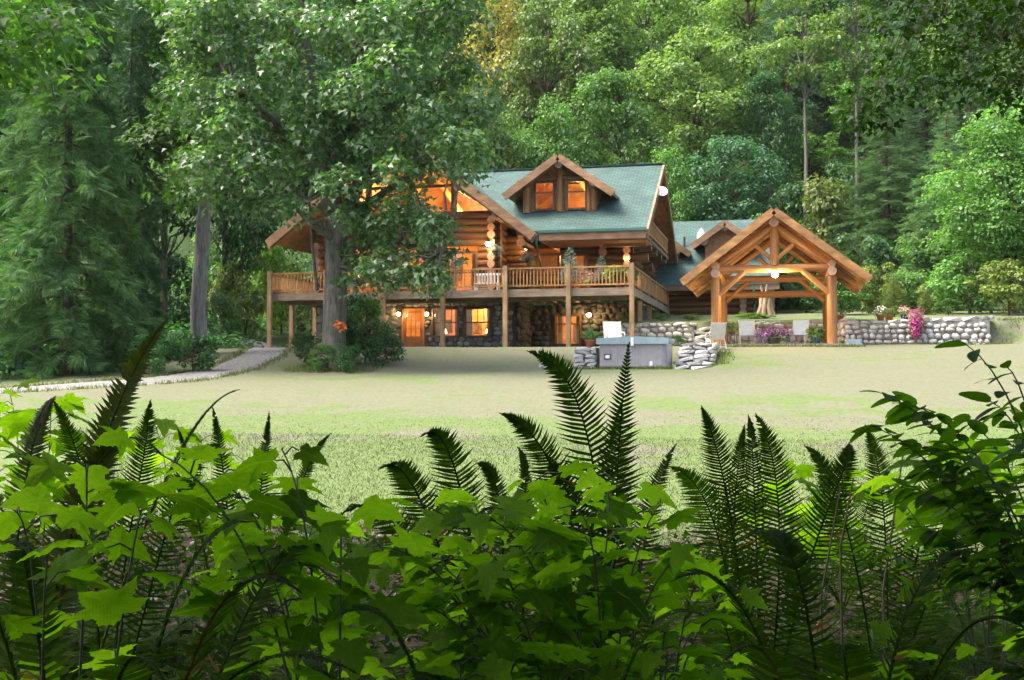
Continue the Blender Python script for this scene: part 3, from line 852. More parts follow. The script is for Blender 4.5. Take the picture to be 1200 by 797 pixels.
# dormer
DORMER_WOOD = wood('dormer_board', (0.20, 0.095, 0.035), (0.38, 0.20, 0.08), scale=(7, 1.0, 7))
dor = DYF - .85
dslp = (12.37 - 10.51) / (-10.75 + 13.45)
dax, daz = -10.78, 12.42
dh = 2.72
del_ = math.hypot(1, dslp)
roof_plane('dormer_roof', HOUSE, (dax - dh, dor, daz - dslp * dh), (0, 1, 0), (1, 0, dslp), [0, 5.5], [0, dh * del_], thick=.14)
roof_plane('dormer_roof', HOUSE, (dax + dh, dor, daz - dslp * dh), (0, 1, 0), (-1, 0, dslp), [0, 5.5], [0, dh * del_], thick=.14)
for sx in (-1, 1):
    part('fascia_board', MB().beam((dax + sx * (dh + .02), dor - .07, daz - dslp * dh - .12), (dax, dor - .07, daz - .1), .1, .36).mesh('fascia'), TRIM, HOUSE)
def drz(x): return daz - .2 - dslp * abs(x - dax)
dop = [(-12.16, -11.10, 9.84, 11.27), (-10.53, -9.47, 9.84, 11.27)]
b = MB(); Y0, Y1 = DYF + .02, DYF + .14
for xa, xb in ((DW0, -12.16), (-11.10, -10.53), (-9.47, DW1)): b.prism([(xa, 9.7), (xb, 9.7), (xb, drz(xb)), (xa, drz(xa))] if not (xa < dax < xb) else [(xa, 9.7), (xb, 9.7), (xb, drz(xb)), (dax, drz(dax)), (xa, drz(xa))], Y0, Y1)
for xa, xb, za, zb in dop: b.box(xa, xb, Y0, Y1, 9.6, za); b.prism([(xa, zb), (xb, zb), (xb, drz(xb)), (xa, drz(xa))], Y0, Y1)
b.box(DW0, DW0 + .14, DYF + .14, DYF + 3.2, 9.5, drz(DW0)); b.box(DW1 - .14, DW1, DYF + .14, DYF + 3.2, 9.5, drz(DW1))
part('dormer_wall', b.mesh('dormer_wall'), DORMER_WOOD, HOUSE)
for x, r in ((-12.52, .19), (-10.81, .19), (-9.38, .13), (-9.13, .15)):
    log_at(HOUSE, (x, DYF - .03, 9.72), (x, DYF - .03, min(drz(x) - .04, 11.9)), r, 'dormer_post', HLOGS)
log_at(HOUSE, (-12.55, DYF - .05, 11.42), (-9.1, DYF - .05, 11.42), .13, 'dormer_beam')
for x, z in ((-12.75, 11.06), (-9.05, 11.06)): log_at(HOUSE, (x, dor + .12, z), (x, DYF + 2, z), .24, 'dormer_purlin')
log_at(HOUSE, (dax, dor + .1, daz - .42), (dax, DYF + 2, daz - .42), .2, 'dormer_purlin')
for xa, xb, za, zb in dop: window(HOUSE, xa + .07, xb - .07, za + .07, zb - .07, DYF, 1, .62, fw=.07, depth=.06)
b = MB(); b.box(-13.4, -8.4, 61.0, 61.08, 8.9, 12.4); b.box(-13.4, -8.4, DYF + .3, 61.0, 9.05, 9.1)
part('interior_wall', b.mesh('interior_wall'), ROOM_WOOD, HOUSE)
part('interior_brace', MB().beam((-12.6, 58.2, 9.3), (-10.9, 58.2, 11.2), .15, .2).beam((-9.4, 58.6, 10.4), (-10.2, 58.6, 11.6), .15, .2).mesh('interior_brace'), ROOM_WOOD, HOUSE)

# deck
b = MB(); b.box(DX0, DX1, DY + .05, 57.0, DF - .05, DF)
b.box(-7.5, DX1, 57.0, 72.9, DF - .05, DF)
deck = part('deck_floor', b.mesh('deck_floor'), DECK_WOOD, HOUSE)
JOIST = MB().box(-.022, .022, 0, 1, -.24, 0).mesh('joist'); JOIST.materials.append(POST_WOOD)
x = DX0 + .3
while x < DX1 - .1:
    y1 = WY - .15 if x < -13.2 else 57.8
    part('joist', JOIST, None, deck, Matrix.Translation((x, DY + .1, DF - .055)) @ Matrix.Diagonal(Vector((1, y1 - DY - .1, 1, 1)))); x += .58
rim = [MB().box(DX0 - .05, DX1 + .05, DY - .06, DY + .02, DF - .36, DF - .01), MB().box(DX1 - .02, DX1 + .06, DY + .02, 72.9, DF - .36, DF - .01), MB().box(DX0 - .06, DX0 + .02, DY + .02, 58.0, DF - .36, DF - .01),
       MB().box(DX0 + .05, DX1 - .05, DY + 1.3, DY + 1.5, DF - .5, DF - .29)]
for r_ in rim: part('rim_beam', r_.mesh('rim_beam'), DECK_WOOD, HOUSE)
front_posts = [DX0, -21.5, -18.6, -15.63, -12.61, -9.63, DX1]
def deck_post(x, y, top):
    z0 = ground_h(x, y) - .1
    part('deck_post', MB().box(x - .1, x + .1, y - .1, y + .1, z0, top).mesh('deck_post'), POST_WOOD, HOUSE)
for x in front_posts: deck_post(x, DY - .165 if x not in (DX0, DX1) else DY - .165, 6.68)
for y in (54.4, 57.4): deck_post(DX0, y, DF - .36)
for y in (56.0, 60.0, 64.0, 68.0, 72.0): deck_post(DX1 - .14, y, DF - .37)
for y in (55.2, 58.4, 61.6, 64.8, 68.0, 71.2, 72.85): part('rail_post', MB().box(DX1 - .07, DX1 + .07, y - .07, y + .07, DF, 6.66).mesh('rail_post'), RAIL_WOOD, HOUSE)
def railing(a, b_, axis, c):
    m = MB()
    if axis == 'x':
        m.box(a, b_, c - .07, c + .07, 6.53, 6.60); m.box(a, b_, c - .04, c + .04, 5.72, 5.79)
    else:
        m.box(c - .07, c + .07, a, b_, 6.53, 6.60); m.box(c - .04, c + .04, a, b_, 5.72, 5.79)
    r = part('deck_railing', m.mesh('deck_railing'), RAIL_WOOD, HOUSE)
    n = max(2, round((b_ - a) / .168))
    for k in range(n):
        t = a + (b_ - a) * (k + .5) / n
        baluster(r, t if axis == 'x' else c, c if axis == 'x' else t, 5.79, 6.53)
for x0, x1 in zip(front_posts[:-1], front_posts[1:]): railing(x0 + .1, x1 - .1, 'x', DY + .02)
ys = [DY - .06, 55.2, 58.4, 61.6, 64.8, 68.0, 71.2, 72.85]
for a, c in zip(ys[:-1], ys[1:]): railing(a + .07, c - .07, 'y', DX1)
railing(DY + .1, 57.9, 'y', DX0)

# rear wing with its own roof and dormers
log_wall_x(HOUSE, 69.0, -7.3, -0.55, 4.2, 6.85, (), 0.19)
log_wall_y(HOUSE, -2.35, 68.3, 69.6, 4.3, 6.7, 0.2)
log_wall_y(HOUSE, -0.75, 68.3, 76, 4.3, 6.7, 0.2)
WSL = 0.66; wel = math.hypot(1, WSL)
roof_plane('roof', HOUSE, (-9.0, 67.2, 6.95), (1, 0, 0), (0, 1, WSL), [0, 8.7], [0, 6.8 * wel])
roof_plane('roof', HOUSE, (-9.0, 80.8, 6.95), (1, 0, 0), (0, -1, WSL), [0, 8.7], [0, 6.8 * wel])
part('fascia_board', MB().box(-7.2, -.28, 67.06, 67.18, 6.5, 6.82).mesh('fascia'), TRIM, HOUSE)
part('gutter', MB().box(-7.2, -.28, 67.0, 67.17, 6.82, 6.95).mesh('gutter'), GUTTER, HOUSE)
part('downspout', MB().box(-1.75, -1.65, 67.05, 67.13, 6.3, 6.85).beam((-1.7, 67.1, 6.3), (-1.7, 68.7, 5.8), .08, .08).box(-1.75, -1.65, 68.65, 68.75, 4.2, 5.85).mesh('downspout'), GUTTER, HOUSE)
part('roof_vent', MB().box(-6.02, -5.9, 71.0, 71.12, 9.2, 10.1).mesh('roof_vent'), IRON, HOUSE)
part('roof_vent', MB().lathe([(.28, -.4), (.26, .15), (.12, .42), (0, .55)], (-5.0, 72.0, 10.2), 10).mesh('roof_vent', True), WHITE, HOUSE)
def small_dormer(ax, az, half, yf):
    s = .70; e_ = math.hypot(1, s)
    roof_plane('dormer_roof', HOUSE, (ax - half, yf - .6, az - s * half), (0, 1, 0), (1, 0, s), [0, 4.5], [0, half * e_], thick=.14)
    roof_plane('dormer_roof', HOUSE, (ax + half, yf - .6, az - s * half), (0, 1, 0), (-1, 0, s), [0, 4.5], [0, half * e_], thick=.14)
    for sx in (-1, 1): part('fascia_board', MB().beam((ax + sx * (half + .02), yf - .67, az - s * half - .12), (ax, yf - .67, az - .1), .1, .36).mesh('fascia'), TRIM, HOUSE)
    w = half - .75
    part('dormer_wall', MB().prism([(ax - w, az - 2.6), (ax + w, az - 2.6), (ax + w, az - .2 - s * w), (ax, az - .2), (ax - w, az - .2 - s * w)], yf, yf + .12).box(ax - w, ax - w + .1, yf + .12, yf + 2.6, az - 2.4, az - .2 - s * w).mesh('dormer_wall'), SOFFIT, HOUSE)
    for sx in (-1, 1): log_at(HOUSE, (ax + sx * w, yf - .5, az - .35 - s * w), (ax + sx * w, yf + 2, az - .35 - s * w), .2, 'dormer_purlin')
    log_at(HOUSE, (ax, yf - .5, az - .38), (ax, yf + 2, az - .38), .18, 'dormer_purlin')
small_dormer(-3.42, 10.72, 1.95, 69.6)
small_dormer(-6.95, 9.95, 1.5, 69.6)

# warm light in the rooms
for nm, loc, w in (('lower_room_light', (-15.0, 57.4, 4.85), 150), ('lower_room_light', (-20.8, 56.6, 4.7), 120), ('recess_room_light', (-10.6, 59.6, 4.6), 130),
                   ('great_room_light', (-16.3, 57.6, 10.2), 420), ('great_room_light', (-20.4, 57.6, 10.2), 420), ('great_room_light', (-17.6, 57.5, 7.6), 120),
                   ('right_room_light', (-10.6, 59, 7.7), 60), ('dormer_light', (-10.3, 58.2, 10.9), 130)):
    point(nm, loc, w * .52)

# ------------------------------------------------------------------ lit lanterns
def lantern(px, py, Y, watts, label, wall=True, r=0.09, cap=True, back=0.0):
    p = at(px, py, Y)
    o = root('wall_lantern' if wall else 'pendant_lamp', label, 'lamp', p, group=None)
    b = MB()
    if wall:
        b.tube([(p[0], Y + .35 + back, p[2] + .12), (p[0], Y + .05, p[2] + .2), (p[0], Y, p[2] + .14)], .018, 6)
        b.box(p[0] - .06, p[0] + .06, Y + .2 + back, Y + .36 + back, p[2] - .05, p[2] + .2)
    else:
        b.tube([(p[0], Y, p[2] + .12), (p[0], Y, p[2] + .45)], .012, 6)
    part('bracket', b.mesh('bracket'), IRON, o)
    b = MB().lathe([(.02, .2), (.12, .11), (.125, .095)], p, 10)
    for k in range(4):
        a = k * math.pi / 2 + .4
        b.tube([(p[0] + .11 * math.cos(a), p[1] + .11 * math.sin(a), p[2] + .1), (p[0] + .08 * math.cos(a), p[1] + .08 * math.sin(a), p[2] - .12)], .008, 4)
    b.lathe([(.09, -.12), (.02, -.17)], p, 10)
    part('cage', b.mesh('cage'), IRON, o)
    part('bulb', MB().lathe([(.001, -.1), (r * .8, -.06), (r, 0), (r * .7, .06), (.001, .09)], p, 10).mesh('bulb', True), BULB, o)
    point('lantern_light', (p[0], p[1] - .16, p[2] - .02), watts, (1.0, 0.56, 0.2), .1)
lantern(572, 286, 54.3, 42, 'lit wall lantern by the log corner under the big gable', back=.3, r=.14)
lantern(617, 291, 56.5, 45, 'lit wall lantern between log corner and patio door')
lantern(735, 305, 56.5, 55, 'lit wall lantern near the right end of the deck')
lantern(690, 369, 57.5, 24, 'lit lantern on the dark stone wall beside the basement window', r=.12)
lantern(467, 368, 54.5, 9, 'lit lantern just left of the basement door')
lantern(500, 368, 54.5, 9, 'lit lantern just right of the basement door')
lantern(413, 322, 54.5, 14, 'small lantern on deck behind the maple trunk')
# ------------------------------------------------------------------ timber pavilion
PAV = root('timber_pavilion', 'honey-coloured log pavilion with open gable beside the patio', 'pavilion', (-0.42, 50.5, 2.86))
pax, paz, phalf, psl = -0.40, 8.36, 3.70, 0.765
PF, PR = 47.6, 55.0
pel = math.hypot(1, psl)
for sx in (-1, 1):
    roof_plane('roof', PAV, (pax + sx * phalf, PF, paz - psl * phalf), (0, 1, 0), (-sx, 0, psl), [0, PR - PF], [0, phalf * pel], thick=.06, mats=[SHINGLE, PAV_WOOD, TRIM])
    part('barge_board', MB().beam((pax + sx * (phalf + .02), PF - .05, paz - psl * phalf - .12), (pax, PF - .05, paz - .1), .09, .3).mesh('barge_board'), PAV_WOOD, PAV)
    part('barge_board', MB().beam((pax + sx * (phalf + .02), PR + .05, paz - psl * phalf - .12), (pax, PR + .05, paz - .1), .09, .3).mesh('barge_board'), PAV_WOOD, PAV)
    for k in range(1, 8):
        y = PF + (PR - PF) * k / 8
        part('rafter', MB().beam((pax + sx * phalf * .985, y, paz - psl * phalf * .985 - .18), (pax + sx * .05, y, paz - .22), .1, .2).mesh('rafter'), PAV_WOOD, PAV)
FPY, RPY = 48.3, 53.6
PXL, PXR = -2.76, 1.86
for y in (FPY, RPY):
    for x in (PXL, PXR):
        log_at(PAV, (x, y, ground_h(x, y) - .1), (x, y, 5.62), .205, 'post', HLOGS)
    log_at(PAV, (PXL + .05, y, 5.98), (PXR - .05, y, 5.98), .17, 'tie_beam', HLOGS)
    log_at(PAV, (pax, y, 6.1), (pax, y, 7.75), .19, 'king_post', HLOGS)
    for sx, xp in ((1, PXL), (-1, PXR)):
        log_at(PAV, (xp + sx * .12, y - .06, 4.95), (xp + sx * 1.15, y - .06, 5.88), .11, 'brace', HLOGS)
        log_at(PAV, (pax - sx * .1, y, 6.35), (pax - sx * .75, y, 6.95), .09, 'brace', HLOGS)
        log_at(PAV, (xp + sx * .1, y, 6.15), (pax - sx * .1, y, 7.72), .13, 'truss_log', HLOGS)
for x in (PXL, PXR):
    log_at(PAV, (x, PF + .25, 5.80), (x, PR - .2, 5.80), .185, 'plate_log', HLOGS)
    log_at(PAV, (x, PF + .3, 6.10), (x, PR - .2, 6.10), .16, 'plate_log', HLOGS)
log_at(PAV, (pax, PF + .2, 7.86), (pax, PR - .2, 7.86), .2, 'ridge_log', HLOGS)
log_at(PAV, (PXL, RPY, 5.28), (PXR, RPY, 5.28), .15, 'tie_beam', HLOGS)
# floodlight under the front tie beam
lp = (-.38, FPY - .12, 5.72)
o = root('flood_lamp', 'bright round flood lamp under the pavilion tie beam', 'lamp', lp)
part('housing', MB().lathe([(.04, .14), (.08, .10), (.10, .05)], lp, 12).mesh('housing', True), IRON, o)
part('bulb', MB().lathe([(.001, -.13), (.10, -.08), (.13, 0), (.1, .05), (.001, .06)], lp, 12).mesh('bulb', True), emit('flood_bulb', (1.0, 0.80, 0.48), 60.0), o)
point('flood_light', (lp[0], lp[1] - .05, lp[2] - .22), 105, (1.0, 0.66, 0.3), .12)

# patio paving
b = MB(); b.box(-3.9, 3.0, 47.9, 55.1, 2.5, 2.875)
single('patio', b.mesh('patio'), CONCRETE, 'flat stone patio floor under the pavilion', 'patio', kind='structure')

# ------------------------------------------------------------------ retaining walls of round stones
def retaining(A, B, z0, z1, label, s=.34, z1b=None):
    A, B = np.array(A, float), np.array(B, float)
    d = (B - A) / np.linalg.norm(B - A); n = np.array([d[1], -d[0]])
    z1b = z1 if z1b is None else z1b
    o = root('stone_retaining_wall', label, 'wall', ((A[0] + B[0]) / 2, (A[1] + B[1]) / 2, z0), group='stone retaining walls of the terrace')
    q = [A + n * .02, B + n * .02, B - n * .55, A - n * .55]
    b = MB(); b.add([(*p, z0 - .3) for p in q] + [(q[0][0], q[0][1], z1 - .06), (q[1][0], q[1][1], z1b - .06), (q[2][0], q[2][1], z1b - .06), (q[3][0], q[3][1], z1 - .06)],
                    [(3, 2, 1, 0), (4, 5, 6, 7), (0, 1, 5, 4), (1, 2, 6, 5), (2, 3, 7, 6), (3, 0, 4, 7)])
    w = part('core', b.mesh('core'), CORE, o)
    stone_face(o, A, B, z0 - .12, z1 - .06, (), s, WSTONES, .04)
    L = np.linalg.norm(B - A); t = 0
    while t < L:
        wd = min(rnd.uniform(.35, .75), max(.2, L - t))
        p = A + d * (t + wd / 2) - n * .18
        place_stone(o, (p[0], p[1], z1 + (z1b - z1) * t / L - .02), (wd * 1.05, .62, rnd.uniform(.12, .2)), SLABS, math.atan2(d[1], d[0]))
        t += wd
    return o
retaining((-8.0, 53.3), (-4.05, 53.3), 2.8, 4.0, 'stone retaining wall behind the hot tub, beside the deck posts', .34)
retaining((-3.05, 55.3), (2.05, 55.3), 2.85, 4.05, 'stone retaining wall behind the chairs under the pavilion', .36)
retaining((2.05, 55.3), (2.45, 50.05), 2.85, 3.95, 'short return of stone wall behind the right pavilion post', .36)
retaining((2.45, 50.0), (8.1, 50.0), 2.8, 3.80, 'long pale cobble wall right of the pavilion', .27, 3.98)

def slab_steps(label, x0, x1, y0, y1, z0, z1, n, kind=SLABS):
    o = root('stone_steps', label, 'steps', ((x0 + x1) / 2, y0, z0), group='rough stone garden steps')
    for k in range(n):
        z = z0 + (z1 - z0) * (k + 1) / n; y = y0 + (y1 - y0) * k / n
        x = x0
        while x < x1 - .15:
            w = min(rnd.uniform(.45, .8), x1 - x)
            hgt = (z1 - z0) / n
            place_stone(o, (x + w / 2, y + .3 + rnd.uniform(-.05, .05), z - hgt * .42), (w * 1.05, .78, hgt * 1.0), kind); x += w
        part('riser', MB().box(x0 + .1, x1 - .1, y + .32, y + .9, z0 - .4, z - hgt * .5).mesh('riser'), CORE, o)
    return o
slab_steps('rough stone steps rising to the right of the hot tub', -3.95, -2.45, 41.2, 45.2, 1.78, 2.85, 7)
slab_steps('stone steps climbing through the wall left of the pavilion', -4.05, -3.1, 52.0, 54.3, 2.86, 4.0, 6)

# ------------------------------------------------------------------ hot tub
TX0, TX1, TY0, TY1, TZ = -6.55, -4.05, 41.0, 43.3, 1.86
single('tub_pad', MB().box(-8.0, -3.9, 40.5, 43.8, 1.5, 1.84).mesh('tub_pad'), CONCRETE, 'pale concrete pad under the hot tub', 'pad', kind='structure')
TUB = root('hot_tub', 'grey slatted hot tub with slate-blue folding cover', 'hot tub', ((TX0 + TX1) / 2, 42.1, TZ))
TUBM = plain('tub_cabinet', (0.27, 0.255, 0.265), .55, var=.12)
COVER = plain('tub_cover_vinyl', (0.25, 0.33, 0.36), .45, var=.08)
def rounded(x0, x1, y0, y1, r, n=5):
    out = []
    for cx, cy, a0 in ((x1 - r, y1 - r, 0), (x0 + r, y1 - r, 90), (x0 + r, y0 + r, 180), (x1 - r, y0 + r, 270)):
        for k in range(n + 1):
            a = math.radians(a0 + 90 * k / n); out.append((cx + r * math.cos(a), cy + r * math.sin(a)))
    return out
part('cabinet', MB().prism(rounded(TX0 + .03, TX1 - .03, TY0 + .03, TY1 - .03, .18), TZ, TZ + .92, 'Z').mesh('cabinet'), TUBM, TUB)
n = 20
for k in range(n):
    xa = TX0 + .2 + (TX1 - TX0 - .4) * k / n; xb = TX0 + .2 + (TX1 - TX0 - .4) * (k + 1) / n
    part('slat', MB().box(xa + .006, xb - .006, TY0 + .005, TY0 + .028, TZ + .06, TZ + .86).mesh('slat'), TUBM, TUB)
part('plinth', MB().prism(rounded(TX0, TX1, TY0, TY1, .2), TZ - .02, TZ + .05, 'Z').mesh('plinth'), IRON, TUB)
part('shell_rim', MB().prism(rounded(TX0 - .03, TX1 + .03, TY0 - .03, TY1 + .03, .22), TZ + .92, TZ + .97, 'Z').mesh('shell_rim'), COVER, TUB)
xm = (TX0 + TX1) / 2
for xa, xb in ((TX0 - .05, xm - .015), (xm + .015, TX1 + .05)):
    lo, hi = (.10, .16) if xb < xm else (.16, .10)
    b = MB(); b.prism([(xa, TZ + .975), (xb, TZ + .975), (xb, TZ + .975 + hi), (xa, TZ + .975 + lo)], TY0 - .05, TY1 + .05)
    c = part('cover', b.mesh('cover'), COVER, TUB)
    part('skirt', MB().box(xa, xb, TY0 - .07, TY0 - .055, TZ + .86, TZ + 1.06).mesh('skirt'), COVER, c)
part('strap', MB().box(xm - .05, xm + .05, TY0 - .09, TY0 - .072, TZ + .8, TZ + 1.1).mesh('strap'), WHITE, TUB)
p = at(712, 418, TY0)
cp = part('control_panel', MB().box(p[0] - .12, p[0] + .12, TY0 - .02, TY0, p[2] - .1, p[2] + .1).mesh('control_panel'), IRON, TUB)
part('screen', MB().box(p[0] - .075, p[0] + .075, TY0 - .026, TY0 - .021, p[2] - .06, p[2] + .06).mesh('screen'), WHITE, cp)
p = at(763, 426, TY0)
part('socket_cover', MB().box(p[0] - .05, p[0] + .05, TY0 - .02, TY0, p[2] - .08, p[2] + .08).mesh('socket_cover'), WHITE, TUB)

o = root('dry_stone_wall', 'low dry-stacked slab wall to the left of the hot tub', 'wall', (-7.0, 41.4, 1.84))
part('core', MB().box(-7.45, -6.68, 41.3, 43.5, 1.8, 2.6).mesh('core'), CORE, o)
z = 1.84
while z < 2.6:
    hgt = rnd.uniform(.1, .17); x = -7.55 + rnd.uniform(0, .1) + (z - 1.84) * .15
    while x < -6.7:
        w = min(rnd.uniform(.3, .6), -6.62 - x); place_stone(o, (x + w / 2, 41.28, z + hgt / 2), (w * 1.08, .55, hgt * 1.12), SLABS); x += w
    z += hgt * .95
for k, (px, py, w) in enumerate(((648, 436, .8), (664, 438, .6), (636, 439, .5), (678, 437, .5))):
    q = at(px, py, 40.2); M_ = Matrix.Translation((q[0], 40.2 + .3 * k, ground_h(q[0], 40.2 + .3 * k) + .03)) @ Matrix.Diagonal(Vector((w / 2, .3, .07, 1)))
    single('flagstone', SLABS[k], None, ('widest pale flagstone in the grass left of the hot tub', 'pale flagstone near the foot of the low slab wall', 'small flagstone farthest left in the grass', 'small flagstone touching the low slab wall')[k], 'stone', M_, 'flagstones in the lawn')

# ------------------------------------------------------------------ patio furniture
def sling_chair(loc, rot, label, sling, frame, name='patio_chair', s=1.0):
    o = root(name, label, 'chair', loc, 'sling chairs on the terrace', rot=rot, scale=(s, s, s))
    w = .29
    def P(nm, mb, m, sm=False): return part(nm, mb.mesh(nm, sm), m, o, Matrix.Identity(4), local=True)
    # faces -Y
    b = MB()
    seat = [(-.28, .44), (-.05, .41), (.2, .40)]; back = [(.2, .40), (.32, .72), (.44, 1.05)]
    for sq, nm in ((seat, 'seat'), (back, 'backrest')):
        b = MB(); V = []
        for y, z in sq: V += [(-w, y, z), (w, y, z), (w, y + .004, z - .02), (-w, y + .004, z - .02)]
        Fs = []
        for i in range(len(sq) - 1):
            for k in range(4): Fs.append((i * 4 + k, i * 4 + (k + 1) % 4, (i + 1) * 4 + (k + 1) % 4, (i + 1) * 4 + k))
        Fs += [(3, 2, 1, 0), tuple(len(V) - 4 + k for k in range(4))]
        b.add(V, Fs); P(nm, b, sling)
    for sx in (-1, 1):
        x = sx * (w + .02)
        P('side_rail', MB().tube([(x, -.3, .43), (x, -.05, .40), (x, .2, .39), (x, .33, .72), (x, .45, 1.06)], .016, 6), frame, True)
        P('armrest', MB().tube([(x, .36, .66), (x, .1, .66), (x, -.22, .64), (x, -.27, .55)], .02, 6), frame, True)
        P('leg', MB().tube([(x, -.27, .56), (x, -.25, .2), (x, -.22, 0)], .016, 6), frame, True)
        P('leg', MB().tube([(x, .22, .4), (x, .36, .2), (x, .45, 0)], .016, 6), frame, True)
    P('stretcher', MB().tube([(-w, .4, .1), (w, .4, .1)], .012, 6), frame)
    return o
CREAM = plain('cream_sling', (0.66, 0.60, 0.52), .8, var=.08)
BLUEW = plain('pale_blue_sling', (0.34, 0.45, 0.62), .8, var=.08)
FRAMEW = plain('chair_frame_pale', (0.60, 0.58, 0.54), .4, var=.05)
p = at(720, 395, 46.0); sling_chair((p[0], 46.0, ground_h(p[0], 46.0)), .35, 'cream sling chair standing behind the hot tub', CREAM, FRAMEW, s=1.15)
p = at(838, 395, 46.8); sling_chair((p[0], 46.8, ground_h(p[0], 46.8)), -2.75, 'cream sling chair in front of the left pavilion post', CREAM, FRAMEW)
p = at(876, 395, 50.6); sling_chair((p[0], 50.6, 2.875), .12, 'pale blue sling chair left of the purple flowers', BLUEW, FRAMEW, s=1.05)
p = at(936, 395, 50.6); sling_chair((p[0], 50.6, 2.875), -.25, 'pale blue sling chair right of the purple flowers', BLUEW, FRAMEW, s=1.05)
WICKER = plain('dark_table', (0.05, 0.045, 0.042), .6)
def side_table(loc, label):
    o = root('side_table', label, 'table', loc)
    part('table_top', MB().lathe([(.001, .45), (.26, .45), (.27, .43), (.001, .42)], loc, 14).mesh('table_top'), WICKER, o)
    for k in range(4):
        a = k * math.pi / 2 + .5; c, s = math.cos(a), math.sin(a)
        part('leg', MB().tube([(loc[0] + .2 * c, loc[1] + .2 * s, loc[2] + .42), (loc[0] + .23 * c, loc[1] + .23 * s, loc[2])], .015, 6).mesh('leg'), WICKER, o)
    return o
p = at(858, 395, 49.6); tl = (p[0], 49.6, 2.875); side_table(tl, 'small dark round side table beside the left pavilion post')
p = at(1000, 398, 49.2)
o = root('storage_box', 'pale blue lidded box at the foot of the cobble wall', 'box', (p[0], 49.2, ground_h(p[0], 49.2)))
BX = plain('box_pale_blue', (0.40, 0.52, 0.55), .5); zz = ground_h(p[0], 49.2)
part('body', MB().prism(rounded(p[0] - .3, p[0] + .3, 49.0, 49.45, .06, 3), zz, zz + .2, 'Z').mesh('body'), BX, o)
part('lid', MB().prism(rounded(p[0] - .33, p[0] + .33, 48.97, 49.48, .07, 3), zz + .2, zz + .26, 'Z').mesh('lid'), BX, o)

# deck bench, satellite dish
BENCH = at(571, 338, 53.4)
o = root('deck_bench', 'white slatted bench behind the deck railing', 'bench', (BENCH[0], 53.4, DF))
bx = BENCH[0]
for k in range(7): part('back_slat', MB().box(bx - .55 + k * .165, bx - .45 + k * .165, 53.62, 53.65, 6.0, 6.42).mesh('back_slat'), WHITE, o)
part('back_rail', MB().box(bx - .6, bx + .6, 53.61, 53.66, 6.42, 6.52).box(bx - .6, bx + .6, 53.61, 53.66, 5.97, 6.03).mesh('back_rail'), WHITE, o)
part('seat', MB().box(bx - .6, bx + .6, 53.15, 53.62, 5.97, 6.02).mesh('seat'), WHITE, o)
for sx in (-.55, .55):
    for yy in (53.2, 53.6): part('leg', MB().box(bx + sx - .03, bx + sx + .03, yy - .03, yy + .03, DF, 5.97).mesh('leg'), WHITE, o)
dp = (-6.05, 58.6, 10.95)
o = root('satellite_dish', 'white satellite dish on the right gable edge of the roof', 'satellite dish', dp)
prof = [(.001, .0), (.16, .02), (.28, .055), (.295, .06), (.3, .055), (.28, .04), (.16, .005), (.001, -.015)]
Mx = Matrix.Translation(dp) @ Matrix.Rotation(math.radians(62), 4, 'X') @ Matrix.Rotation(.2, 4, 'Y')
part('reflector', MB().lathe(prof, (0, 0, 0), 18).mesh('reflector', True), WHITE, o, Mx)
part('mount', MB().tube([(dp[0] - .1, dp[1] + .05, dp[2]), (dp[0] - .12, dp[1] + .25, dp[2] - .35), (-6.26, dp[1] + .2, dp[2] - .5)], .025, 6).mesh('mount'), IRON, o)
part('feed_arm', MB().tube([(dp[0], dp[1] - .1, dp[2] - .35), (dp[0] + .05, dp[1] - .55, dp[2] + .05)], .015, 6).mesh('feed_arm'), IRON, o)
# weathered stump by the rear wing
DRIFT = bark('driftwood', (0.24, 0.17, 0.10), (0.50, 0.38, 0.24), bump=.5)
sp = at(897, 376, 66.0); sz = ground_h(sp[0], 66.0)
b = MB()
for k in range(7):
    a = k * .9; b.tube([(sp[0] + .45 * math.cos(a), 66 + .3 * math.sin(a), sz - .1), (sp[0] + .25 * math.cos(a), 66 + .2 * math.sin(a), sz + .5), (sp[0] + .3 * math.cos(a + .6), 66 + .2 * math.sin(a), sz + 1.1 + .3 * (k % 3))], [.16, .13, .05], 7)
single('driftwood_stump', b.mesh('driftwood_stump', True), DRIFT, 'gnarled pale driftwood stump against the rear log wing', 'stump')
# ------------------------------------------------------------------ foliage building blocks
KITE_V = [(0, 0, 0), (.42, .42, .07), (0, 1, -.10), (-.42, .42, .07)]
KITE_F = [(0, 1, 2), (0, 2, 3)]
MAPLE_V = [(0, 0, 0), (.55, .22, .10), (.24, .46, .03), (0, 1, -.14), (-.24, .46, .03), (-.55, .22, .10)]
MAPLE_F = [(0, 1, 2), (0, 2, 3), (0, 3, 4), (0, 4, 5)]
def _spray():
    V, Fs = [], []
    def tri(a, b, c):
        i = len(V); V.extend([a, b, c]); Fs.append((i, i + 1, i + 2))
    for k in range(7):
        y = .05 + k * .125; L = .42 * (1 - .55 * abs(k - 2.2) / 5)
        for s in (-1, 1):
            tri((0, y, 0), (s * L * .55, y + .20, -.03), (s * L, y + .36, -.12))
            tri((0, y + .03, 0), (s * L * .62, y + .12, -.05), (s * L * .85, y + .20, -.10))
    tri((-.03, .7, 0), (.03, .7, 0), (0, 1.15, -.1))
    return V, Fs
SPRAY_V, SPRAY_F = _spray()
def randdir(n):
    d = rng.normal(size=(n, 3)); return unit(d)

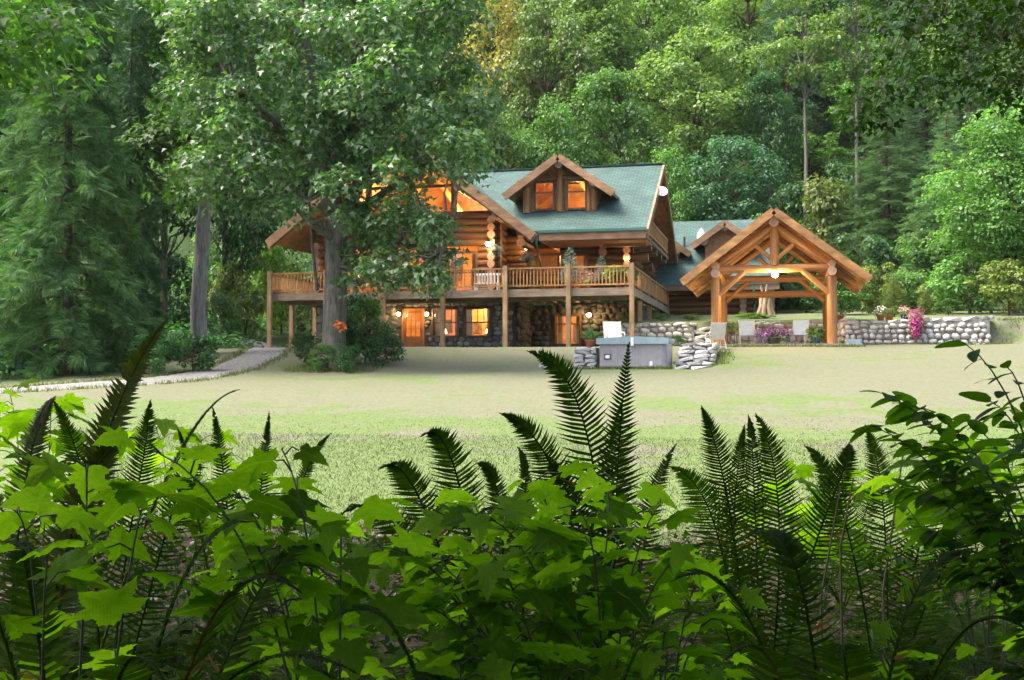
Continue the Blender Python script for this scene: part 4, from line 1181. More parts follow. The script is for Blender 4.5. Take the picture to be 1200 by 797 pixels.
def blob_leaves(C, R, n, size, tv=KITE_V, tf=KITE_F, flat=.72, upw=.7, outw=.55, rand=.55):
    """leaves of one clump: a ragged shell that hangs outward and down"""
    d = randdir(n); d[:, 2] = np.abs(d[:, 2]) * np.where(rng.random(n) < .72, 1, -1)
    r = R * (.35 + .65 * rng.random(n) ** .5) * (1 + .16 * np.sin(d[:, 0] * 7 + C[0]) * np.cos(d[:, 1] * 6 + C[1]))
    stray = rng.random(n) < .13; r = np.where(stray, r * rng.uniform(1.1, 1.55, n), r)
    P = np.asarray(C) + d * r[:, None] * np.array([1, 1, flat])
    Nn = unit(outw * d + np.array([0, 0, upw]) + rand * randdir(n))
    tip = unit(d * .8 + np.array([0, 0, -.55]) + .5 * randdir(n))
    X, Y, Z = frames(Nn, tip)
    s = size * (.65 + .7 * rng.random(n))[:, None]
    return stamp(tv, tf, P, X * s, Y * s, Z * s)
def merge(parts_):
    Vs, Fs, o = [], [], 0
    for V, Fc in parts_:
        Vs.append(V); Fs.append(Fc + o); o += len(V)
    return np.concatenate(Vs), np.concatenate(Fs)
def wiggle(p0, p1, n=5, amp=.08, sag=0.0):
    p0, p1 = np.asarray(p0, float), np.asarray(p1, float); L = np.linalg.norm(p1 - p0)
    out = []
    for i in range(n + 1):
        t = i / n; q = p0 + (p1 - p0) * t
        if 0 < i < n: q = q + rng.normal(size=3) * amp * L * .35
        q = q + np.array([0, 0, sag * L * math.sin(math.pi * t)])
        out.append(q)
    return out

def broadleaf(name, H, R, z0, nb, nl, leaf, seed, trunk_r=.3, round_=.5):
    """returns (trunk mesh, crown mesh), base at the origin"""
    global rng
    rng = np.random.default_rng(seed)
    zc, hz = (H + z0) / 2, (H - z0) / 2
    blobs = []
    for k in range(nb):
        for _ in range(30):
            d = randdir(1)[0]; f = rng.uniform(.45, 1.0) ** .6
            taper = 1.0 if d[2] < 0 else 1 - .35 * d[2]
            c = np.array([d[0] * R * f * taper * .86, d[1] * R * f * taper * .86, zc + d[2] * hz * f * .9])
            f *= 1 + .28 * math.sin(3.1 * d[0] + 2.3 * d[1] + seed) * math.cos(2.7 * d[2] + seed * 1.7)
            c = np.array([d[0] * R * f * taper * .86, d[1] * R * f * taper * .86, zc + d[2] * hz * min(f, 1.05) * .9])
            r = R * rng.choice([rng.uniform(.12, .2), rng.uniform(.2, .34)])
            if all(np.linalg.norm(c - q) > .55 * (r + s) * .75 for q, s in blobs): break
        blobs.append((c, r))
    crown = merge([blob_leaves(c, r, int(nl * (r / (R * .28)) ** 2), leaf) for c, r in blobs])
    b = MB(); top = H * .88
    tp = [np.array([0.25 * math.sin(i * 1.3 + seed) * i / 8, .25 * math.cos(i * 1.7 + seed) * i / 8, top * i / 8]) for i in range(9)]
    tp[0][2] = -.4
    b.tube(tp, [trunk_r * (1.25 if i == 0 else 1 - .1 * i) for i in range(9)], 9)
    for c, r in blobs:
        t = min(.92, max(.15, (c[2] - .35 * np.hypot(c[0], c[1])) / top)); i = int(t * 8); q = tp[i]
        b.tube(wiggle(q, c, 4, .1, .06), [trunk_r * .28, trunk_r * .22, trunk_r * .16, trunk_r * .1, .02], 5, False)
    return b.mesh('trunk', True), np_mesh('crown', *crown)

def conifer(name, H, R, z0, nbr, nsp, spray, seed, trunk_r=.35, droop=.35, power=.75):
    global rng
    rng = np.random.default_rng(seed)
    b = MB(); b.tube([(0.06 * math.sin(i), .06 * math.cos(i * 1.4), -.4 + (H + .3) * i / 10) for i in range(11)], [trunk_r * (1.02 - i / 10.3) + .02 for i in range(11)], 9)
    Cs, Ns, Ts, Ss = [], [], [], []
    for k in range(nbr):
        z = z0 + (H - z0) * (k + rng.random()) / nbr
        f = (z - z0) / (H - z0)
        L = R * max(.06, (1 - f)) ** power * rng.uniform(.7, 1.12) * (.75 + .25 * min(1, f * 6))
        a = k * 2.399 + rng.uniform(-.3, .3); dr = np.array([math.cos(a), math.sin(a), 0])
        rise = rng.uniform(-.05, .18)
        P = []
        for i in range(6):
            t = i / 5
            P.append(np.array([0, 0, z]) + dr * L * t + np.array([0, 0, L * (rise * t - droop * t * t + .10 * max(0, t - .75))]))
        if L > .5: b.tube(P, [max(.012, .035 * (1 - t / 5.5) * (.5 + L / 4)) for t in range(6)], 4, False)
        P = np.array(P); n = max(4, int(nsp * L / R * (.8 + .4 * rng.random())))
        t = .12 + .88 * rng.random(n) ** .75
        q = np.stack([np.interp(t, np.linspace(0, 1, 6), P[:, j]) for j in range(3)], 1)
        side = np.cross(dr, [0, 0, 1]); sgn = np.where(rng.random(n) < .5, -1, 1)
        q += side * (sgn * rng.random(n) * .12 * L * (1.1 - t))[:, None]
        tip = dr * (.55 + .4 * rng.random(n))[:, None] + side * (sgn * rng.uniform(.3, 1.1, n))[:, None] + np.array([0, 0, -1]) * rng.uniform(.25, 1.0, n)[:, None]
        nn = np.array([0, 0, 1]) + dr * .5 + .45 * rng.normal(size=(n, 3))
        Cs.append(q); Ns.append(nn); Ts.append(tip); Ss.append(spray * rng.uniform(.6, 1.2, n) * (.55 + .45 * min(1, L / (R * .5))))
    C, Nn, T, S = map(np.concatenate, (Cs, Ns, Ts, Ss))
    X, Y, Z = frames(unit(Nn), unit(T))
    V, Fc = stamp(SPRAY_V, SPRAY_F, C, X * S[:, None], Y * S[:, None], Z * S[:, None])
    return b.mesh('trunk', True), np_mesh('crown', V, Fc)

BARK = bark('bark_brown', (0.035, 0.027, 0.02), (0.12, 0.095, 0.07))
BARK_GREY = bark('bark_grey', (0.040, 0.036, 0.031), (0.235, 0.215, 0.185), scale=(6, 6, .7), bump=1.0)
BARK_PALE = bark('bark_alder', (0.075, 0.068, 0.055), (0.21, 0.195, 0.16))
BARK_SNAG = bark('bark_weathered', (0.09, 0.088, 0.085), (0.40, 0.39, 0.37), scale=(6, 6, .7), bump=1.0)
LF_MID = leafmat('leaf_mid', (0.050, 0.122, 0.030), (0.085, 0.178, 0.046), (0.135, 0.235, 0.068), (0.14, 0.19, 0.05))
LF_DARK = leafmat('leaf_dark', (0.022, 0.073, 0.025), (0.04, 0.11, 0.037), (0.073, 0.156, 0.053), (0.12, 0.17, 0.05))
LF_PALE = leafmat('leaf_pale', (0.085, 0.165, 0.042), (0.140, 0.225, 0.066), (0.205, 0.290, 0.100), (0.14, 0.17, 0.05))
LF_BLUE = leafmat('leaf_bluegreen', (0.035, 0.110, 0.055), (0.065, 0.165, 0.080), (0.125, 0.235, 0.120), (0.12, 0.18, 0.08))
LF_SUNLIT = leafmat('leaf_sunlit', (0.17, 0.20, 0.050), (0.25, 0.26, 0.070), (0.36, 0.31, 0.10), (0.18, 0.16, 0.05))  # warm sunlight on the crown painted into the leaf colour
LF_YELLOW = leafmat('leaf_yellowgreen', (0.085, 0.140, 0.030), (0.125, 0.180, 0.042), (0.19, 0.225, 0.065), (0.15, 0.16, 0.05))
LF_CEDAR = leafmat('cedar_spray', (0.045, 0.115, 0.036), (0.085, 0.175, 0.062), (0.150, 0.255, 0.105), (0.12, 0.16, 0.05), tfac=.3, spec=.15, rough=.6)
LF_CEDAR2 = leafmat('cedar_spray_dark', (0.025, 0.078, 0.028), (0.042, 0.112, 0.039), (0.073, 0.161, 0.059), (0.10, 0.16, 0.05), tfac=.25)
LF_BIGMAPLE = leafmat('leaf_bigleaf_maple', (0.055, 0.140, 0.052), (0.095, 0.200, 0.075), (0.26, 0.36, 0.20), (0.13, 0.17, 0.05), tfac=.42, rough=.34, spec=.6)  # palest tone is painted glints of light on the leaves
LF_LIME = leafmat('leaf_lime', (0.085, 0.16, 0.018), (0.13, 0.215, 0.028), (0.19, 0.27, 0.045), (0.16, 0.20, 0.04), tfac=.5)

TPL = {
    'round': [broadleaf('round', 20, 6.5, 3.0, 88, 270, .34, s, .32) for s in (101, 102, 103)],
    'tall': [broadleaf('tall', 24, 5.0, 4.5, 92, 250, .34, s, .30) for s in (111, 112)],
    'alder': [broadleaf('alder', 24, 4.2, 13.0, 34, 230, .30, s, .24) for s in (121, 122)],
    'cedar': [conifer('cedar', 20, 4.6, .6, 230, 42, .62, s) for s in (131, 132)],
    'bush': [broadleaf('bush', 3.0, 1.9, .15, 26, 190, .15, s, .05) for s in (141, 142, 143)],
    'near': [broadleaf('near', 16, 5.5, 1.5, 110, 430, .23, s, .3) for s in (151,)],
}
TDIM = {'round': (20, 6.5), 'tall': (24, 5.0), 'alder': (24, 4.2), 'cedar': (20, 4.6), 'bush': (3.0, 1.9), 'near': (16, 5.5)}
for k, lst in TPL.items():
    for tr, cr in lst:
        tr.materials.append(BARK_PALE if k == 'alder' else BARK); cr.materials.append(LF_CEDAR if k == 'cedar' else LF_MID)
def tree(kind, px, Y, top, wpx, mat, label, group=None, bk=None, name=None, cat='tree', base=None):
    g = on_ground(px, Y) if base is None else base
    H = at(px, top, Y)[2] - g[2]
    dist = np.dot(np.array([g[0], g[1]]), [-math.sin(YAW), math.cos(YAW)])
    R = wpx / 2 * dist / F_PX
    h0, r0 = TDIM[kind]
    nm = name or {'cedar': 'cedar_tree', 'bush': 'shrub', 'alder': 'alder_tree'}.get(kind, 'maple_tree')
    o = root(nm, label, cat, g, group, rot=rnd.uniform(0, 6.28), scale=(R / r0, R / r0, H / h0))
    tm, cm = rnd.choice(TPL[kind])
    t = part('trunk' if kind != 'bush' else 'stem', tm, None, o, local=True)
    c = part('crown' if kind != 'bush' else 'foliage', cm, None, o, local=True)
    use_mat(c, mat)
    if bk: use_mat(t, bk)
    return o

# ------------------------------------------------------------------ forest behind the house
G1 = 'trees on the hillside behind the house'
for a in (
    ('round', 578, 96, -40, 120, LF_SUNLIT, 'golden sunlit maple at the top, left of centre'),
    ('round', 640, 94, -20, 130, LF_PALE, 'pale green maple above the left half of the dormer'),
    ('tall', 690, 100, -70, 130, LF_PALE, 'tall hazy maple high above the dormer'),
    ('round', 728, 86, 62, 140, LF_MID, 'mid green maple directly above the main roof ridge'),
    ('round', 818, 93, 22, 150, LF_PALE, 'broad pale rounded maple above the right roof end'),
    ('round', 848, 82, 150, 135, LF_BLUE, 'blue-green maple just behind the rear wing roof'),
    ('round', 782, 81, 165, 90, LF_MID, 'small maple behind the right end of the main ridge'),
    ('cedar', 925, 102, -90, 120, LF_CEDAR2, 'dark tall conifer above the pavilion peak'),
    ('alder', 946, 88, -25, 110, LF_PALE, 'slender pale-trunked alder above the pavilion ridge'),
    ('alder', 1006, 86, -40, 110, LF_PALE, 'forked pale alder above the right pavilion eave'),
    ('cedar', 1040, 77, 90, 180, LF_CEDAR, 'green cedar with drooping sprays right of the pavilion roof'),
    ('bush', 962, 79, 210, 110, LF_YELLOW, 'yellowish young maple at the pavilion roof, right slope'),
    ('cedar', 1112, 72, 130, 160, LF_CEDAR, 'cedar with drooping sprays above the cobble wall end'),
    ('near', 1190, 63, 100, 190, LF_MID, 'leafy pale maple at the right edge of the picture'),
    ('cedar', 1085, 94, -80, 150, LF_CEDAR2, 'tall dark conifer behind the overhanging branch at upper right'),
    ('round', 1165, 92, -80, 150, LF_PALE, 'hazy maple in the upper right corner'),
    ('cedar', 1245, 70, -20, 170, LF_CEDAR2, 'dark cedar cut by the right edge'),
    ('round', 588, 79, 122, 105, LF_MID, 'maple rising behind the left end of the main ridge'),
    ('round', 652, 81, 105, 115, LF_MID, 'maple rising straight behind the dormer peak'),
    ('round', 535, 77, 60, 130, LF_PALE, 'light maple between the big maple and main roof'),
    ('round', 470, 86, -50, 170, LF_MID, 'maple behind the right half of the big maple crown'),
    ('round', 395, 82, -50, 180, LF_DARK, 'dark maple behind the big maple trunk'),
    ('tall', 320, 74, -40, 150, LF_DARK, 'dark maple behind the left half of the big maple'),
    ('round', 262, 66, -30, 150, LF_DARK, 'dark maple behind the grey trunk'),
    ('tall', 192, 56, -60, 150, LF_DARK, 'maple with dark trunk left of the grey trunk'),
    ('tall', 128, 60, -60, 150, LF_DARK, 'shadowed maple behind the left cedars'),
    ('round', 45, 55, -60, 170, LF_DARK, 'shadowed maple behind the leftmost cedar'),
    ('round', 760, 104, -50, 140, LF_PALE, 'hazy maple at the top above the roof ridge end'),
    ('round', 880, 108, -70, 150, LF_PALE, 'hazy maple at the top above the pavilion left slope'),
    ('cedar', 1140, 82, -30, 120, LF_CEDAR2, 'tall dark conifer left of the right-edge maple'),
    ('round', 968, 104, -30, 120, LF_DARK, 'dark maple between the two pale alder trunks'),
    ('round', 1022, 100, 40, 110, LF_MID, 'mid green maple right of the forked alder'),
    ('round', 905, 92, 70, 80, LF_DARK, 'dark maple left of the slender alder trunk'),
    ('cedar', 662, 112, -110, 90, LF_CEDAR2, 'dark conifer at the very top centre'),
):
    tree(*a, group=G1)
# farther rows fill the hillside
far_n = 0
ORD = ['', 'first', 'second', 'third', 'fourth', 'fifth', 'sixth', 'seventh', 'eighth', 'ninth', 'tenth', 'eleventh', 'twelfth', 'thirteenth', 'fourteenth', 'fifteenth', 'sixteenth', 'seventeenth', 'eighteenth', 'nineteenth', 'twentieth'] + [f'{k}th' for k in range(21, 60)]
for Y, step in ((118, 85), (132, 80)):
    px = -40
    while px < 1260:
        k = rnd.choice(['round', 'tall', 'tall', 'cedar'])
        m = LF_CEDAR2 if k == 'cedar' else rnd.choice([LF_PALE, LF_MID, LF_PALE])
        zone = 'left' if px < 420 else ('middle' if px < 820 else 'right')
        kind_w = 'dark conifer' if k == 'cedar' else ('pale broadleaf tree' if m is LF_PALE else 'green broadleaf tree')
        row = 'upper' if Y < 125 else 'topmost'
        far_n = 1 if px < -30 else far_n + 1
        tree(k, px + rnd.uniform(-20, 20), Y + rnd.uniform(-4, 4), -70 - rnd.uniform(0, 60), 130, m, f'{ORD[far_n]} tree from the left in the {row} hillside row, {kind_w}', group=f'far hillside trees, {row} row')
        px += step
# shrubs along the forest edge
def bush(px, Y, top, w, mat, label, group=None):
    return tree('bush', px, Y, top, w, mat, label, group, cat='shrub')
for a in (
    (288, 66, 290, 90, LF_YELLOW, 'bright yellow-green shrub beyond the path left of the deck'),
    (330, 70, 265, 90, LF_LIME, 'tall bright shrub behind the left deck corner post'),
    (368, 64, 330, 70, LF_YELLOW, 'yellow-green shrub seen below the deck floor'),
    (258, 60, 345, 60, LF_MID, 'green shrub beside the grey trunk beyond the path'),
    (395, 68, 300, 80, LF_MID, 'green shrub behind the big maple trunk'),
    (226, 38.5, 383, 80, LF_DARK, 'dark shrub in front of the grey trunk by the path'),
    (185, 37.2, 388, 70, LF_DARK, 'dark low shrub on the path edge left of the grey trunk'),
    (130, 40.5, 380, 90, LF_DARK, 'dark shrub under the cedars'),
    (30, 38.5, 385, 100, LF_DARK, 'dark shrub at the foot of the leftmost cedar'),
    (985, 64, 318, 80, LF_MID, 'green shrub behind the right pavilion post'),
    (1028, 66, 300, 70, LF_YELLOW, 'yellow-green shrub behind the flower pots'),
    (1062, 67, 310, 70, LF_MID, 'green shrub behind the magenta flowers'),
    (1100, 65, 325, 60, LF_YELLOW, 'olive shrub above the cobble wall end'),
    (1136, 63, 285, 110, LF_MID, 'large dark-hearted shrub left of the yellow bush'),
    (1182, 60, 305, 90, LF_YELLOW, 'yellow rounded bush at the right edge'),
    (1112, 60, 350, 40, LF_MID, 'low fern-like shrub at the lawn edge'),
    (945, 70, 315, 80, LF_DARK, 'dark shrub seen through the pavilion'),
    (912, 73, 325, 70, LF_MID, 'green shrub at the corner of the rear wing'),
    (1010, 72, 260, 100, LF_DARK, 'dark undergrowth shrub under the cedars'),
    (1085, 72, 270, 110, LF_MID, 'broad shrub under the right cedar'),
    (1150, 70, 225, 110, LF_DARK, 'dark tall shrub behind the yellow bush'),
    (905, 78, 250, 90, LF_MID, 'shrub behind the pavilion peak'),
    (938, 86, 215, 90, LF_DARK, 'dark shrub on the slope at the alder foot'),
    (985, 88, 190, 100, LF_DARK, 'dark shrub on the slope between alder trunks'),
    (1030, 90, 170, 90, LF_MID, 'green shrub on the slope right of the alders'),
    (960, 98, 150, 90, LF_MID, 'green shrub high on the slope between alders'),
    (205, 60, 300, 90, LF_DARK, 'dark tall shrub between the dark trunk and grey trunk'),
    (248, 72, 262, 100, LF_MID, 'green shrub on the rise behind the grey trunk'),
    (300, 80, 235, 100, LF_MID, 'green shrub on the rise left of the house eave'),
    (165, 62, 300, 90, LF_DARK, 'dark shrub behind the slim cedar'),
    (400, 41.2, 372, 60, LF_DARK, 'dense shrub at the foot of the big maple, right side'),
    (415, 43.5, 345, 60, LF_DARK, 'tall dark shrub just right of the maple trunk'),
    (440, 41.0, 372, 60, LF_DARK, 'dark rounded shrub in front of the basement door side'),
    (428, 42.0, 348, 70, LF_MID, 'tall shrub between maple trunk and basement door'),
    (452, 43.0, 375, 46, LF_DARK, 'low shrub beside the basement door'),
    (360, 41.5, 385, 50, LF_DARK, 'shrub at the left foot of the big maple'),
    (378, 38.6, 404, 44, LF_MID, 'low leafy plant in front of the maple trunk, left'),
    (408, 38.4, 400, 50, LF_DARK, 'low leafy plant in front of the maple trunk, right'),
    (735, 56.0, 366, 26, LF_MID, 'small green plant on the stone wall under the deck'),
    (776, 56.0, 366, 30, LF_MID, 'rounded green plant on the stone wall behind the tub'),
    (812, 57.0, 367, 34, LF_YELLOW, 'pale green plant on the wall at the log wing'),
    (878, 57.5, 365, 44, LF_LIME, 'lime plant on the wall behind the blue chair'),
    (900, 57.8, 368, 30, LF_MID, 'dark leafy plant behind the purple flowers'),
    (795, 52.6, 393, 22, LF_MID, 'small tuft growing from the stone wall behind the tub'),
):
    bush(*a, group='garden and woodland shrubs')

# undergrowth on the woodland floor: ferns and seedlings nobody could count
rng = np.random.default_rng(21)
cl = []
for k in range(2300):
    if k < 1700:
        y = rng.uniform(79, 128); x = rng.uniform(-.80 * y, .26 * y)
    else:
        y = rng.uniform(34, 76); x = rng.uniform(-.82 * y - 2, -27 - (6 if y > 58 else 0))
        if x < -.82 * y - 2: continue
    cl.append(blob_leaves((x, y, ground_h(x, y) + rng.uniform(.1, .5)), rng.uniform(.7, 1.6), 46, .26))
V, Fc = merge(cl)
single('undergrowth', np_mesh('undergrowth', V, Fc), LF_DARK, 'low green undergrowth covering the forest floor', 'undergrowth', kind='stuff')

# ------------------------------------------------------------------ trees on the left
def near_cedar(px, Y, top, w, label, seed, mat):
    tm, cm = conifer('cedar', 18, 3.6, .4, 92, 84, .78, seed, .26, .58, .5)
    tm.materials.append(BARK); cm.materials.append(mat)
    g = on_ground(px, Y); H = at(px, top, Y)[2] - g[2]; R = w / 2 * Y * 1.03 / F_PX
    o = root('cedar_tree', label, 'tree', g, 'drooping cedars on the left', scale=(R / 3.6, R / 3.6, H / 18))
    part('trunk', tm, None, o, local=True); part('crown', cm, None, o, local=True)
near_cedar(78, 37.5, -150, 215, 'nearest drooping cedar at left with pale hanging sprays', 301, LF_CEDAR)
near_cedar(-8, 40.5, -170, 210, 'drooping cedar cut by the left edge', 302, LF_CEDAR)
near_cedar(150, 44, -40, 110, 'slim cedar between the near cedar and the dark trunks', 303, LF_CEDAR2)
# straight grey trunk with its crown high up
g = on_ground(234, 46)
o = root('grey_trunk_tree', 'tree with furrowed pale grey trunk beside the path', 'tree', g)
b = MB(); tops = [at(234, 402, 46), at(232, 360, 46), at(236, 310, 46), at(238, 262, 46), at(243, 225, 46), at(250, 150, 46), at(262, 60, 46), at(268, -20, 46)]
b.tube([g - [0, 0, .3]] + [np.array(q) for q in tops], [.44, .36, .34, .33, .31, .28, .24, .2, .13], 12)
b.tube([np.array(tops[0]) + [.12, -.18, 0], np.array(tops[2]) + [.1, -.22, 0], np.array(tops[4]) + [.08, -.12, 0]], [.20, .17, .14], 8)
blobs = [(at(px, py, 46 + dy), r) for px, py, dy, r in [(rnd.uniform(165, 330), rnd.uniform(-40, 235), rnd.uniform(-3, 3), rnd.uniform(1.0, 1.7)) for _ in range(38)]]
for c, r in blobs:
    b.tube(wiggle(tops[4] if c[2] < tops[5][2] else tops[6], c, 4, .1, .05), [.1, .08, .06, .04, .02], 5, False)
part('trunk', b.mesh('trunk', True), BARK_SNAG, o)
V, Fc = merge([blob_leaves(c, r, int(260 * r * r), .25, MAPLE_V, MAPLE_F) for c, r in blobs])
part('crown', np_mesh('crown', V, Fc), LF_MID, o)

# ------------------------------------------------------------------ the big maple in front of the house
MY = 40.0
rng = np.random.default_rng(77)
g = on_ground(391, MY)
MAP = root('big_maple_tree', 'large bigleaf maple in front of the house, leaves over the gable', 'tree', g)
axis = [(391, 433), (391, 415), (392, 370), (394, 330), (394, 290), (390, 245), (380, 190), (368, 120), (356, 50), (348, -30)]
ap = [at(px, py, MY + .06 * i) for i, (px, py) in enumerate(axis)]
b = MB()
b.tube([ap[0] - [0, 0, .4]] + ap, [.54, .50, .46, .44, .43, .42, .40, .35, .30, .25, .18], 14)
for k in range(6):
    a = k * 1.05 + .2; b.tube([ap[1] + [.3 * math.cos(a), .3 * math.sin(a), .25], ap[0] + [.75 * math.cos(a), .75 * math.sin(a), .0], ap[0] + [1.3 * math.cos(a), 1.3 * math.sin(a), -.25]], [.14, .10, .05], 7)
limbs = [((394, 290), (420, 215), (455, 130), (480, 30), .30), ((392, 260), (430, 240), (480, 205), (530, 175), .2), ((390, 245), (400, 150), (415, 60), (420, -40), .28),
         ((380, 190), (330, 150), (280, 110), (240, 60), .2), ((390, 280), (365, 262), (330, 225), (275, 190), .16), ((394, 300), (425, 285), (470, 285), (520, 292), .13),
         ((372, 340), (366, 290), (362, 235), (366, 190), .07), ((395, 310), (430, 320), (455, 330), (480, 335), .1)]
lp = []
for l in limbs:
    pts_ = [at(px, py, MY + dy) for (px, py), dy in zip(l[:4], (0, rnd.uniform(-1, 1), rnd.uniform(-2, 2), rnd.uniform(-3, 3)))]
    b.tube(pts_, [l[4], l[4] * .8, l[4] * .55, l[4] * .3], 8, False)
    lp += pts_[1:]
lp += ap[5:]
poly = [(205, -60), (225, 40), (205, 120), (218, 205), (262, 245), (330, 240), (352, 268), (372, 300), (398, 320), (412, 352), (446, 352), (470, 338), (522, 336), (532, 300), (520, 268), (505, 252), (560, 212), (566, 150), (556, 60), (540, -60)]
def inside(px, py):
    r_ = False
    for (x0, y0), (x1, y1) in zip(poly, poly[1:] + poly[:1]):
        if (y0 > py) != (y1 > py) and px < (x1 - x0) * (py - y0) / (y1 - y0) + x0: r_ = not r_
    return r_
holes = [(440, 228, 30, 18), (512, 232, 34, 15), (392, 300, 14, 50)]
blobs = []
tries = 0
while len(blobs) < 180 and tries < 12000:
    tries += 1
    px, py = (rnd.uniform(200, 570), rnd.uniform(-60, 350)) if tries % 8 else (rnd.uniform(400, 535), rnd.uniform(245, 352))
    if not inside(px, py): continue
    h_ = any(((px - a) / c) ** 2 + ((py - e) / d) ** 2 < 1 for a, e, c, d in holes)
    if h_: continue
    low = py > 235
    dep = rnd.uniform(-3.6, 2.0) if not low else rnd.uniform(-3.0, 1.0)
    c = at(px, py, MY + dep); r = rnd.uniform(.45, .9) if low else rnd.uniform(.6, 1.25)
    if any(np.linalg.norm(c - q) < .62 * max(r, s) for q, s in blobs): continue
    blobs.append((c, r))
for c, r in blobs:
    q = min(lp, key=lambda w: np.linalg.norm(w - c) + (3 if w[2] > c[2] + 1.5 else 0))
    b.tube(wiggle(q, c, 4, .1, .04), [.07, .055, .04, .028, .012], 5, False)
part('trunk', b.mesh('trunk', True), BARK_GREY, MAP)
V, Fc = merge([blob_leaves(c, r, int((120 if project(c)[1] > 235 else 250) * r ** 1.8) + 36, .205, MAPLE_V, MAPLE_F, flat=.8, upw=.55, outw=.5, rand=.7) for c, r in blobs])
part('crown', np_mesh('crown', V, Fc), LF_BIGMAPLE, MAP)

# ------------------------------------------------------------------ young conifers on the lawn edge
for px, Y, top, w, lab in ((1048, 60, 322, 46, 'young pale conifer standing behind the flower pots'), (1085, 62, 340, 30, 'tiny conifer right of the magenta flowers')):
    tree('cedar', px, Y, top, w, LF_YELLOW, lab, group='young conifers by the wall')

# ------------------------------------------------------------------ potted plants and flowers
FL_PURPLE = leafmat('petal_purple', (0.30, 0.12, 0.42), (0.42, 0.20, 0.55), (0.55, 0.36, 0.66), (.12, .1, .14), tfac=.3)
FL_MAGENTA = leafmat('petal_magenta', (0.40, 0.03, 0.20), (0.55, 0.05, 0.30), (0.66, 0.18, 0.42), (.12, .08, .1), tfac=.3)
FL_PINK = leafmat('petal_pink', (0.55, 0.2, 0.22), (0.66, 0.32, 0.33), (0.7, 0.45, 0.42), (.12, .1, .1), tfac=.3)
FL_WHITE = leafmat('petal_white', (0.6, 0.6, 0.55), (0.7, 0.7, 0.66), (0.75, 0.75, 0.72), (.1, .1, .1), tfac=.3)
GLOW_ORANGE = leafmat('glow_orange', (0.6, 0.13, 0.02), (0.7, 0.2, 0.03), (0.75, 0.28, 0.05), (.12, .1, .08), tfac=.3)
LF_SPRUCE = leafmat('spruce_needles', (0.10, 0.19, 0.14), (0.15, 0.25, 0.19), (0.22, 0.33, 0.27), (.1, .12, .1), tfac=.15)
POT_BLUE = plain('pot_blue_glaze', (0.03, 0.09, 0.22), .25)
POT_DARK = plain('pot_dark', (0.06, 0.05, 0.045), .6)
def pot_mesh(c, r, h): return MB().lathe([(.001, 0), (r * .7, 0), (r, h), (r * 1.08, h), (r * 1.08, h + .04), (r * .9, h + .04), (r * .88, h - .04), (.001, h - .04)], c, 14).mesh('pot', True)
def potted(name, loc, r, h, pmat, leaves, label, cat, flowers=None, group='potted plants'):
    """leaves / flowers: (dx, dy, dz, radius, count, leaf size, material)"""
    o = root(name, label, cat, loc, group)
    part('pot', pot_mesh(loc, r, h), pmat, o)
    for nm, lst in (('foliage', leaves), ('flowers', flowers or [])):
        for dx, dy, dz, R, n, s, m in lst:
            V, Fc = blob_leaves(np.array(loc, float) + [dx, dy, h + dz], R, n, s, flat=.85)
            part(nm, np_mesh(nm, V, Fc), m, o)
    return o
# agave in terracotta on the low wall
p = at(692, 404, 41.6); c = (p[0], 41.6, 2.62)
o = root('agave_plant', 'spiky green agave in a terracotta pot on the slab wall', 'potted plant', c, 'potted plants')
part('pot', pot_mesh(c, .2, .24), TERRACOTTA, o)
LF_AGAVE = leafmat('agave_leaf', (0.06, 0.15, 0.05), (0.09, 0.2, 0.07), (0.13, 0.25, 0.09), (.1, .14, .05), tfac=.25)
for k in range(26):
    a = k * 2.4; el = .35 + 1.1 * ((k * 7) % 26) / 26; L = rnd.uniform(.5, .68); d = Vector((math.cos(a) * math.cos(el), math.sin(a) * math.cos(el), math.sin(el))); s = d.cross(Vector((0, 0, 1))).normalized()
    B_ = Vector((c[0], c[1], c[2] + .24))
    m1 = B_ + d * L * .5 + Vector((0, 0, .04)); tip = B_ + d * L + Vector((0, 0, -.07 * math.cos(el)))
    up = s.cross(d) * .015
    part('leaf', MB().add([B_ - s * .03, B_ + s * .03, m1 + s * .035 + up, m1 - s * .035 + up, tip, m1 - up], [(0, 1, 2, 5), (0, 5, 3), (5, 2, 4), (3, 5, 4)]).mesh('leaf'), LF_AGAVE, o)
# purple planter between the blue chairs
p = at(907, 400, 50.0)
potted('flower_planter', (p[0], 50.0, 2.875), .3, .3, POT_DARK, [(-.35, 0, .05, .38, 160, .1, LF_MID), (.35, 0, .05, .36, 160, .1, LF_MID), (0, 0, .2, .34, 140, .1, LF_MID)],
       'planter overflowing with purple and lilac flowers between blue chairs', 'planter', [(-.5, -.05, .12, .36, 230, .085, FL_PURPLE), (-.2, -.1, .22, .3, 150, .085, FL_PURPLE), (.48, -.05, .12, .33, 190, .085, FL_PURPLE), (.25, 0, .28, .25, 110, .08, FL_PURPLE)])
p = at(957, 402, 49.2); potted('potted_shrub', (p[0], 49.2, ground_h(p[0], 49.2)), .17, .26, POT_BLUE, [(0, 0, .22, .36, 260, .12, LF_MID), (-.15, 0, .35, .25, 120, .1, LF_LIME)], 'leafy plant in a blue pot by the right pavilion post', 'potted plant')
potted('potted_geranium', (tl[0], tl[1], tl[2] + .45), .13, .16, TERRACOTTA, [(0, 0, .12, .25, 200, .1, LF_MID)], 'terracotta pot of greenery on the side table', 'potted plant', [(0, 0, .2, .2, 40, .06, FL_PINK)])
p = at(657 + 100, 393, 52.4); potted('potted_plant', (p[0], 52.5, 2.9), .16, .22, TERRACOTTA, [(0, 0, .1, .22, 120, .1, LF_MID)], 'small terracotta pot against the stone wall behind the tub', 'potted plant')
